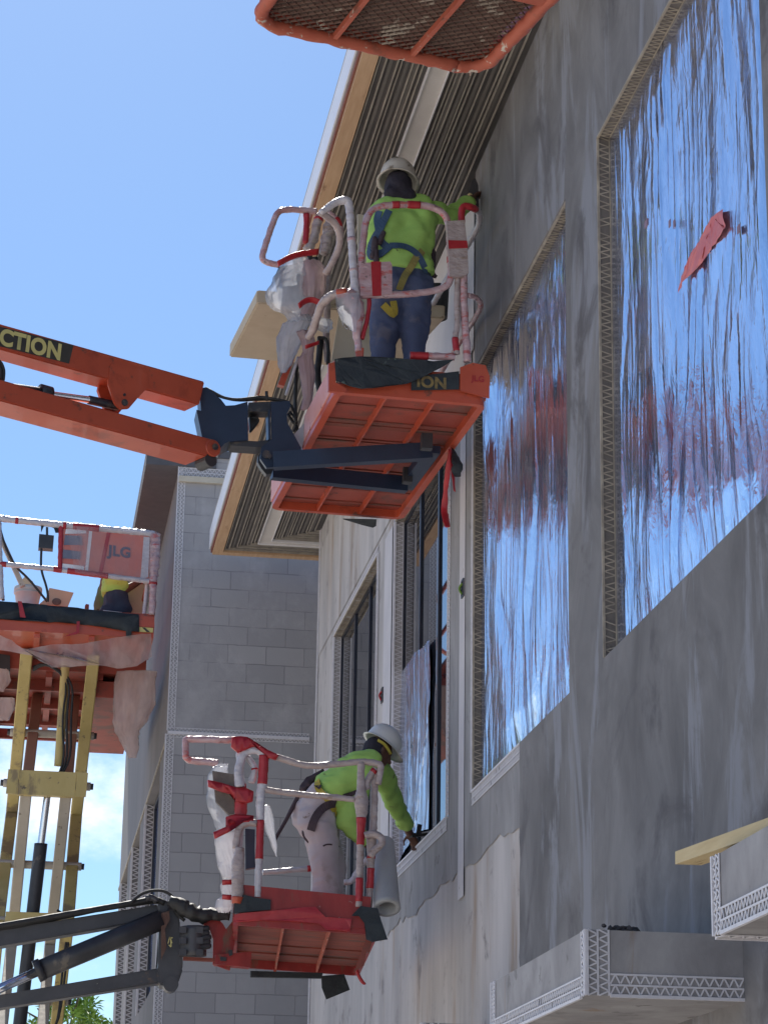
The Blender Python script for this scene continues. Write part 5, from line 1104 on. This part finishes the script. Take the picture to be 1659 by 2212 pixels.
# ================================================================== LIFT THREE (mesh basket overhead)
L3 = empty('boom_lift', (1.4, 7, GZ), 'mesh floored orange basket hanging at the top edge, crusted with dried mortar', 'boom lift')
O3 = V((.68, 8.22, 4.6)); U3 = V((.971,.237,0)).normalized(); W3 = V((.237,-.971,0)).normalized()
def b3q(u, v, z): return O3+U3*u+W3*v+UZ*z
R3 = rrect(0, .97, 0, 1.83, .11, 8)
def ringtube(P, r, z, mat, name, parent, pf, amp=.1):
    pts = [pf(*p, z) for p in P]; pts.append(pts[0]); bm = B(); tube(bm, pts, r, seg=10, smooth=0, amp=amp, step=.03); return obj(name, bm, mat, parent, True)
P3 = [(u, v) for u, v in R3]
ringtube(P3, .027, 0, frame_rust, 'deck_frame', L3, b3q, .25)
bm = B(); a = .046; bq = .020
for i in range(-1, 22):
    for j in range(0, 92):
        u = .02+i*a+(a/2 if j % 2 else 0); v = .02+j*bq
        for du in (-1, 1):
            u0, v0, u1, v1 = u, v, u+du*a/2, v+bq
            if min(u0,u1) < .015 or max(u0,u1) > .955 or v1 > 1.81 or v0 < .015: continue
            bar(bm, b3q(u0, v0, .012), b3q(u1, v1, .012), (W3*abs(a/2)+U3*du*bq).normalized()*.0022, UZ*.0045)
obj('mesh_floor', bm, mesh_rust, L3)
for u in (.33, .66):
    bm = B(); bar(bm, b3q(u, .01, -.002), b3q(u, 1.82, -.002), U3*.010, UZ*.012); obj('deck_rib', bm, frame_rust, L3)
bm = B(); bar(bm, b3q(.01, .62, -.004), b3q(.96, .62, -.004), W3*.035, UZ*.014); bar(bm, b3q(.01, 1.25, -.004), b3q(.96, 1.25, -.004), W3*.035, UZ*.014); obj('cross_member', bm, frame_rust, L3)
bm = B(); prism(bm, [b3q(u, v, .05) for u, v in rrect(.02, .95, .02, 1.81, .09)], (0,0,.012)); obj('floor_board', bm, M('dirty_board', (.09,.06,.05), (.14,.10,.08), .9, scale=5), L3)
rimmed(rrect(.0, .97, 0, 1.83, .11), .02, .17, .006, orange, 'toe_board', L3, b3q)
ringtube(P3, .019, 1.1, orange, 'top_rail', L3, b3q); ringtube(P3, .016, .6, orange, 'mid_rail', L3, b3q)
for u, v in ((0,.12),(.97,.12),(0,.9),(.97,.9),(0,1.7),(.97,1.7)):
    bm = B(); tube(bm, [b3q(u, v, .02), b3q(u, v, 1.1)], .018, smooth=0); obj('post', bm, orange, L3, True)
bm = B()
for u in (.12,.2,.31,.35,.52,.6,.72,.82,.86,.93):                 # mortar drips
    q = b3q(u, -.021, .016); tube(bm, [q, q+V((0,-.002,-.012-random.random()*.01)), q+V((0,-.001,-.024-random.random()*.014))], [.006,.004,.002], step=.02, smooth=0)
obj('mortar_drip', bm, M('mortar_drip', (.50,.46,.38), (.6,.55,.48), .9, scale=20), L3)
# ================================================================== SCISSOR LIFT
SL = empty('scissor_lift', (-.2, 27, GZ), 'orange scissor lift with cream yellow arms and plastic sheets beside the block wing', 'scissor lift')
SY = 24.62
def s5(*p, Y=SY): return [at(b5(x, y), Y=Y) for x, y in p]
def su(*p, Z=7.0): return [at(b5(x, y), Z=Z) for x, y in p]
c0 = s5((1395,1090))[0]; ZD = s5((700,1180))[0].z; XR = c0.x; XL = XR-2.35
bm = B(); box(bm, (XL, SY+.0405, ZD+.002), (XR, SY+1.0, ZD+.05)); box(bm, (XL, SY, ZD), (XR, SY+.04, ZD+.26))
ext = obj('extension_deck', bm, orange, SL)
for x in (340, 835, 1290):
    p = s5((x, 1180))[0]; bm = B(); box(bm, (p.x-.03, SY+.045, ZD-.05), (p.x+.03, SY+1.0, ZD-.001)); obj('deck_rib', bm, orange, SL)
bm = B(); box(bm, (XL, SY+.95, ZD-.18), (XR-.02, SY+1.02, ZD-.002)); box(bm, (XL, SY+1.02, ZD-.16), (XR-.05, SY+4.0, ZD-.10)); 
for x_ in (0, .62, 1.25, 1.8, 2.25): box(bm, (XL+x_, SY+1.03, ZD-.24), (XL+x_+.07, SY+4.15, ZD-.161))
for y_ in (1.5, 2.4, 3.3, 4.13): box(bm, (XL, SY+y_, ZD-.28), (XR-.06, SY+y_+.07, ZD-.161))
obj('main_deck', bm, orange_dk, SL)
bm = B(); box(bm, (XR-.55, SY+1.1, ZD-.42), (XR-.1, SY+4.1, ZD-.24)); box(bm, (XL, SY+1.1, ZD-.42), (XL+.75, SY+4.1, ZD-.24)); obj('deck_beam', bm, orange_dk, SL)
bm = B(); sheetpoly(bm, [p-V((0,.03,0)) for p in s5((-200,865),(0,890),(400,925),(800,965),(1255,1015),(1258,1170),(1190,1165),(1188,1225),(1140,1222),(1138,1160),(1000,1130),(800,1105),(500,1080),(450,1085),(200,1045),(0,1050),(-200,1050))], (0,-1,0), .03, 6, sub=4, mn=.08); solid(bm, .01)
obj('black_fabric', bm, fabric_blk, SL, True)
bm = B(); prism(bm, [p-V((0,.07,0)) for p in s5((165,900),(200,905),(235,1050),(185,1045))], (0,-.006,0)); prism(bm, [p-V((0,.05,0)) for p in s5((695,1080),(722,1080),(718,1180),(695,1195),(580,1215),(690,1170))], (0,-.006,0)); obj('red_tape', bm, tape, SL)
bm = B(); prism(bm, [p-V((0,.01,0)) for p in s5((1258,1020),(1395,1035),(1395,1130),(1258,1120))], (0,-.02,0)); obj('corner_plate', bm, orange, SL)
bm = B(); prism(bm, [p-V((0,.012,0)) for p in s5((1258,1122),(1385,1132),(1380,1172),(1258,1165))], (0,-.01,0)); hz = obj('hazard_stripe', bm, yellow_letter, SL)
bm = B(); prism(bm, [p-V((0,.024,0)) for p in s5((1285,1128),(1310,1130),(1355,1170),(1325,1168))], (0,-.003,0)); obj('stripe', bm, black_letter, hz)
rail('top_rail', s5((-700,65),(0,140),(380,180),(1000,240),(1400,278)), .035, wrap_white, SL, bands=((.395,.415),(.60,.62),(.645,.76)), tape=tape)
rail('mid_rail', s5((-700,480),(0,550),(500,595),(900,650),(1400,712)), .028, wrap_white, SL, bands=((.2,.36),(.56,.60),(.62,.8),(.975,1)), tape=tape)
rail('post', s5((1405,280),(1400,500),(1385,700),(1375,1010)), [.055,.06,.04,.035], wrap, SL, amp=.3, bands=((.6,.64),), tape=tape)
rail('post', s5((1330,720),(1320,850),(1300,1020), Y=SY+.1), .022, wrap_white, SL)
rail('post', s5((-10,150),(0,500),(20,870)), .030, wrap_white, SL); rail('post', s5((555,200),(545,600)), .026, tape, SL)
bm = B(); prism(bm, s5((565,215),(1355,275),(1345,700),(550,610)), (0,.03,0)); pn = obj('guard_panel', bm, M('orange_panel', (.55,.12,.07), (.60,.18,.12), .3, scale=3, coat=.5, bump=.1), SL)
bm = B(); prism(bm, [p-V((0,.004,0)) for p in s5((590,290),(740,300),(750,380),(580,380))], (0,-.003,0)); prism(bm, [p-V((0,.004,0)) for p in s5((575,420),(740,440),(730,510),(560,500))], (0,-.003,0)); obj('panel_label', bm, M('grey_label', (.12,.13,.18), (.2,.2,.26), .4), pn)
bm = B(); prism(bm, [p-V((0,.004,0)) for p in s5((600,235),(780,240),(780,275),(590,280))], (0,-.003,0)); prism(bm, [p-V((0,.004,0)) for p in s5((550,545),(765,570),(760,620),(545,590))], (0,-.003,0)); prism(bm, [p-V((0,.004,0)) for p in s5((808,240),(838,242),(798,620),(770,615))], (0,-.003,0)); obj('panel_label', bm, white_metal, pn)
bm = B(); prism(bm, [p-V((0,.004,0)) for p in s5((975,235),(1008,237),(925,650),(890,640))], (0,-.003,0)); obj('tape_band', bm, tape, pn)
bm = B(); prism(bm, [p-V((0,.004,0)) for p in s5((1300,305),(1355,310),(1340,670),(1270,690))], (0,-.003,0)); obj('panel_label', bm, wrap_white, pn)
text_mesh('panel_text', 'JLG', s5((980,470))[0]-V((0,.006,0)), s5((1180,495))[0]-s5((980,470))[0], UZ, .115, M('logo_grey', (.09,.09,.14), None, .5, bump=0), pn, bold=.04, sx=1.0)
bm = B(); sheetpoly(bm, [p-V((0,.05,0)) for p in s5((600,215),(1420,270),(1450,300),(1435,720),(1330,730),(900,680),(680,640))], (0,-1,0), .02, 5, sub=4, mn=.08); obj('plastic_wrap', bm, bagmat('thin_film', (.6,.5,.5), (.75,.72,.74), .06, .42), pn, True)
bm = B(); prism(bm, s5((372,165),(540,178),(532,262),(505,262),(490,220),(455,205),(400,205),(375,260)), (0,.03,0)); ob = obj('outlet_bracket', bm, fabric_blk, SL)
bm = B(); prism(bm, s5((358,278),(492,292),(482,412),(350,402)), (0,.12,0)); prism(bm, s5((418,215),(440,217),(440,285),(418,283)), (0,.05,0)); obj('outlet_box', bm, black_steel, ob)
bm = B(); tube(bm, s5((378,410),(372,560),(385,640),(420,740),(438,830),(435,890)), .013); tube(bm, s5((0,215),(60,420),(150,580),(260,680),(350,790),(430,890), Y=SY+.15), .013); obj('power_cord', bm, rubber, SL, True)
bm = B(); bar2(bm, *s5((-20,250),(210,755), Y=SY+.2), .07, .05); obj('pole', bm, yellow_gray, SL)
bm = B(); tube(bm, s5((5,180),(5,600),(15,760),(35,880)), .016); obj('cable', bm, harness_dark, SL, True)
# far rails of the scissor platform
for z_, r_ in ((1.05,.028), (.55,.024)):
    bm = B(); tube(bm, [(XL, SY+4.1, ZD+z_), (XR-.1, SY+4.1, ZD+z_), (XR-.1, SY+.1, ZD+z_)], r_, smooth=1); obj('far_rail', bm, orange, SL, True)
for y_ in (1.4, 2.8, 4.1): bm = B(); tube(bm, [(XR-.1, SY+y_, ZD), (XR-.1, SY+y_, ZD+1.05)], .025, smooth=0); obj('far_post', bm, orange, SL, True)
# plastic draped below
bm = B(); sheetpoly(bm, s5((-250,1120),(0,1190),(110,1240),(200,1310),(240,1320),(600,1280),(1000,1235),(1365,1185),(1375,1395),(1240,1470),(1060,1500),(950,1480),(700,1480),(640,1490),(560,1505),(470,1495),(400,1430),(330,1385),(215,1365),(0,1335),(-250,1300), Y=SY+.03), (0,-1,0), .10, 3.2, sub=5, mn=.09, seed=4)
for v in bm.verts: v.co.y += .05*noise.noise(V((v.co.x*1.2+v.co.z*2.5, 0, v.co.z*9)))-.05*abs(noise.noise(V((v.co.x*1.0, 3, v.co.z*16+v.co.x*2))))
obj('plastic_drape', bm, bagpink, SL, True)
bm = B(); bag(bm, [((1240,1520),170),((1220,1640),190),((1215,1800),185),((1180,1950),150),((1150,2060),110),((1170,2130),90),((1190,2200),70),((1200,2300),35)], b5, (V((0,SY+.5,0)), V((0,1,0))), flat=.3, seed=41, amp=.16); obj('plastic_drape', bm, bagpink, SL, True)
bm = B(); bag(bm, [((-10,1500),80),((10,1600),90),((0,1700),40)], b5, (V((0,SY+.6,0)), V((0,1,0))), flat=.3, seed=43); bag(bm, [((20,1760),110),((30,1860),110),((10,1960),80)], b5, (V((0,SY+.7,0)), V((0,1,0))), flat=.3, seed=47); obj('plastic_drape', bm, bagpink, SL, True)
bm = B(); q = s5((0,1360),(95,1375),(95,1520),(0,1500), Y=SY+.9); prism(bm, q, (0,.3,0)); obj('control_box', bm, black_steel, SL)
# scissor arms
XO0, XO1 = s5((240,1440), Y=25.3)[0].x, s5((845,1500), Y=25.3)[0].x
YN, YF, H = 25.35, 27.0, 1.455; ztop = ZD-.03
for k in range(5):
    zt, zb = ztop-k*H, ztop-(k+1)*H
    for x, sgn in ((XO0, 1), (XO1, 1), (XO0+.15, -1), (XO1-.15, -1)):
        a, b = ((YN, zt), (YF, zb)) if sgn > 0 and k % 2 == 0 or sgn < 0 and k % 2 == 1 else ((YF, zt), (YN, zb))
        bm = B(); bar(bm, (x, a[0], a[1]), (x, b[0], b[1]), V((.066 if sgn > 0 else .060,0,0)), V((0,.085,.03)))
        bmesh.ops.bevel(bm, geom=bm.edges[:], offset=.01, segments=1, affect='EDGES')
        obj('scissor_arm', bm, yellow if sgn > 0 else (yellow_gray if k else shaded_arm), SL)
    for y_, z_ in ((YN, zb), ((YN+YF)/2, (zt+zb)/2)):
        bm = B(); tube(bm, [(XO0-.10, y_, z_), (XO1+.10, y_, z_)], .045, smooth=0, seg=12); obj('pivot_tube', bm, yellow_gray, SL, True)
        bm = B(); tube(bm, [(XO0-.13, y_, z_), (XO0-.06, y_, z_)], .035, smooth=0, seg=8); tube(bm, [(XO1+.06, y_, z_), (XO1+.13, y_, z_)], .035, smooth=0, seg=8); obj('pivot_bolt', bm, black_steel, SL, True)
    if k % 2:
        bm = B(); box(bm, (XO0+.07, YN-.06, zb-.07), (XO1-.07, YN+.04, zb+.09)); obj('cross_beam', bm, yellow, SL)
    else:
        bm = B(); box(bm, (XO0+.06, YN-.09, zb-.13), (XO1-.06, YN+.02, zb+.13)); box(bm, (XO0-.06, YN-.10, zb-.13), (XO0+.055, YN-.076, zb+.13)); box(bm, (XO1-.055, YN-.10, zb-.13), (XO1+.06, YN-.076, zb+.13)); obj('cross_beam', bm, yellow, SL)
xm = (XO0+XO1)/2
bm = B(); tube(bm, [(xm-.0, YN+.12, ztop-H*1.42), (xm-.05, YN+.3, ztop-H*3.6)], .07, smooth=0, seg=16); cy = obj('hydraulic_cylinder', bm, black_steel, SL, True)
bm = B(); tube(bm, [(xm+.02, YN+.06, ztop-H*.95), (xm-.0, YN+.12, ztop-H*1.45)], .038, smooth=0, seg=16); obj('piston_rod', bm, chrome, cy, True)
bm = B(); tube(bm, [(xm+.06, YN-.02, ztop-.1), (xm+.05, YN+.05, ztop-H*.85)], .05, smooth=0, seg=10); obj('conduit', bm, yellow, SL, True)
bm = B()
for i in range(3): tube(bm, [V((XO0+.08, YN+.1, ztop-.15-i*.02)), V((xm-.15, YN, ztop-.12)), V((xm+.10+i*.03, YN-.05, ztop-.3)), V((xm+.05+i*.05, YN-.02, ztop-.75)), V((xm+.12+i*.03, YN, ztop-1.2)), V((xm-.02, YN+.05, ztop-1.5))], .013)
for i in range(2): tube(bm, [V((xm+.12, YN+.1, ztop-H*1.9)), V((xm+.26, YN+.1, ztop-H*1.95)), V((xm+.25-i*.04, YN+.1, ztop-H*2.3)), V((xm+.2, YN+.1, ztop-H*2.75)), V((xm+.02, YN+.1, ztop-H*2.8))], .012)
obj('hose', bm, rubber, SL, True)
zb = ztop-5*H
bm = B(); box(bm, (XO0-.5, YN-.9, GZ+.35), (XO1+.5, YF+.9, zb-.05)); obj('chassis', bm, grey_steel, SL)
for x in (XO0-.55, XO1+.55):
    for y_ in (YN-.5, YF+.5): bm = B(); lathe(bm, (x-.13, y_, GZ+.42), [(.3,0),(.42,.03),(.42,.23),(.3,.26)], 24, (1,0,0)); obj('wheel', bm, rubber, SL)
for o in SL.children_recursive:                                 # the stack leans a little on the sloping yard
    if o.name.split('.')[0] in ('scissor_arm', 'pivot_tube', 'pivot_bolt', 'cross_beam', 'hydraulic_cylinder', 'piston_rod', 'chassis', 'wheel'):
        for v in o.data.vertices: v.co.x -= .042*(ztop-(v.co.z+SL.location.z))
# things on the scissor platform
bm = B(); q0, q1 = s5((250,905), Y=SY+.35)[0], s5((250,765), Y=SY+.35)[0]; h_ = q1.z-q0.z
lathe(bm, V((q0.x, q0.y, q0.z-.04)), [(.118,0),(.120,.02),(.138,h_*.80),(.150,h_*.82),(.150,h_*.87),(.141,h_*.88),(.141,h_*.93),(.152,h_*.94),(.152,h_+.04),(.140,h_+.04),(.125,.1)], 28, cap=False)
tag(obj('bucket', bm, bucket_mat, None, True, origin=q0), 'white ribbed plastic bucket on the scissor lift platform', 'bucket')
bm = B(); prism(bm, s5((195,700),(228,665),(300,705),(312,768),(205,768), Y=SY+.36), (0,.02,0)); tag(obj('board_scrap', bm, ply, None, origin=q1), 'small tan board scrap sticking up out of the white bucket', 'board')
bm = B(); prism(bm, s5((450,765),(668,808),(615,935),(400,915), Y=SY+.3), (0,.03,0)); prism(bm, s5((400,875),(440,895),(430,922),(360,910), Y=SY+.26), (0,.03,0)); bx = obj('mortar_tray', bm, ply, None, origin=s5((500,930))[0]); tag(bx, 'square tan mortar board tilted up beside the white bucket', 'board')
bm = B(); q = s5((515,890), Y=SY+.29)[0]; ellip(bm, q, (.05,.01,.04)); obj('mortar_blob', bm, mortar_dark, bx, True)
bm = B(); prism(bm, s5((1160,745),(1320,730),(1300,1010),(1160,985), Y=SY+.5), (0,.03,0)); tag(obj('plywood_sheet', bm, ply, None, origin=s5((1200,1000), Y=SY+.5)[0]), 'olive brown plywood sheet standing at the right end of the scissor platform', 'board')
bm = B(); prism(bm, s5((770,925),(780,910),(808,915),(806,965),(768,960), Y=SY+.2), (0,.05,0)); tag(obj('brick_scrap', bm, rust_under, None, origin=s5((790,960))[0]), 'small reddish block standing alone on the platform edge', 'block')
# worker three
w3 = empty('person', s5((1050,990), Y=SY+.4)[0], 'kneeling worker in lime shirt and dark jeans, half hidden behind the orange panel', 'person')
def a5(x, y, Y=SY+.4): return at(b5(x, y), Y=Y)
k3 = dict(hd=a5(985,590), neck=a5(1000,650), shL=a5(990,700,SY+.5), shR=a5(1070,690,SY+.3), elL=a5(940,760,SY+.5), haL=a5(935,700,SY+.45), elR=a5(1120,790,SY+.3), haR=a5(1250,715,SY+.35), pelv=a5(1050,880))
bm = B(); head(bm, k3['hd'], (1,.2,0), (0,0,1)); capsule(bm, k3['neck'], k3['hd'], .06, .055)
tor = [(a5(1030,720), .09, .09), (a5(1030,790), .08, .11), (a5(1050,870), .07, .11)]
for q, wd, r in tor: capsule(bm, q-sY*wd, q+sY*wd, r, r)
capsule(bm, tor[0][0], tor[2][0], .11, .11); arms(bm, k3, .006)
kn = [a5(1120,960,SY+.3), a5(1120,960,SY+.55)]; ft = [a5(960,975,SY+.3), a5(960,975,SY+.55)]
for i in (0, 1): capsule(bm, tor[2][0]+sY*(-.1+.2*i), kn[i], .09, .065); capsule(bm, kn[i], ft[i], .06, .045)
hand(bm, k3['haR'], k3['haR']-k3['elR'], (0,0,-1)); hand(bm, k3['haL'], k3['haL']-k3['elL'], (1,0,0))
fuse('body', bm, .013, brown_skin, w3, 3)
bm = B(); capsule(bm, tor[0][0]-sY*.08, tor[0][0]+sY*.08, .12, .12); capsule(bm, tor[1][0]-sY*.08, tor[1][0]+sY*.08, .135, .135); capsule(bm, tor[0][0], tor[2][0], .13, .13); capsule(bm, k3['shR'], k3['shR'].lerp(k3['elR'], .55), .085, .08); capsule(bm, k3['shL'], k3['shL'].lerp(k3['elL'], .55), .08, .07)
fuse('shirt', bm, .02, lime, w3, 4, .014, 8, cuts=((a5(1050,835), V((0,0,-1))),))
bm = B(); capsule(bm, tor[2][0]-sY*.08, tor[2][0]+sY*.08, .135, .135)
for i in (0, 1): capsule(bm, tor[2][0]+sY*(-.1+.2*i), kn[i], .12, .09); capsule(bm, kn[i], ft[i], .085, .07)
fuse('jeans', bm, .02, M('dark_jeans', (.012,.022,.05), (.03,.05,.09), .85, scale=9, bump=.5), w3, 4, .014, 9)
hardhat('hard_hat', k3['hd']+V((0,0,.05)), (1,.2,0), (0,0,1), hat_clean, w3)
bm = B(); bag(bm, [((925,730),22),((920,790),38),((915,860),52),((912,920),60),((912,975),62)], b5, (V((0,SY+.7,0)), V((0,1,0))), flat=.8, seed=51, amp=.12); tag(obj('net_sack', bm, olive, None, True, origin=a5(912,975,SY+.7)), 'dark green sack standing behind the kneeling worker', 'sack')
bm = B(); prism(bm, s5((935,965),(1100,985),(1150,1000),(1140,1010),(930,985), Y=SY+.1), (0,.3,0)); tag(obj('kneeling_slab', bm, bucket_mat, None, origin=s5((1040,990))[0]), 'flat grey slab on the black wrapped platform edge under the kneeling worker', 'slab')

# ------------------------------------------------------------------ every loose piece of these becomes a part of its own
def islands(me):
    par = list(range(len(me.vertices)))
    def f(i):
        while par[i] != i: par[i] = par[par[i]]; i = par[i]
        return i
    for e in me.edges:
        a, b = f(e.vertices[0]), f(e.vertices[1])
        if a != b: par[a] = b
    g = {}
    for i in range(len(par)): g.setdefault(f(i), []).append(i)
    return list(g.values())
SPLIT = ('white_strips','side_plate','lug','hose','mount_block','rotator_link','floor_channel','tape_mark','red_tape','panel_label','toe_board','corner_plate','deck_beam','support_plate','mullion','black_fabric','ribbon','pin','bracket_hole','joystick','plastic_drape','mast_bracket','cross_member','mortar_drip','cable','power_cord','pivot_bolt','vent_edge','support_fork')
for o in list(bpy.data.objects):
    if o.type == 'MESH' and o.name.split('.')[0] in SPLIT and not o.children:
        isl = islands(o.data)
        if 1 < len(isl) <= 40:
            base = o.name.split('.')[0].replace('white_strips', 'white_strip')
            for gset in isl:
                keep = set(gset); b = bmesh.new(); b.from_mesh(o.data); b.verts.ensure_lookup_table()
                bmesh.ops.delete(b, geom=[v for v in b.verts if v.index not in keep], context='VERTS')
                me = bpy.data.meshes.new(base); b.to_mesh(me); b.free(); me.materials.append(o.data.materials[0])
                n_ = bpy.data.objects.new(base, me); C.objects.link(n_); n_.parent = o.parent; n_.location = o.location
                if 'label' in o: n_['label'] = o['label']
            if not o.children: bpy.data.objects.remove(o)
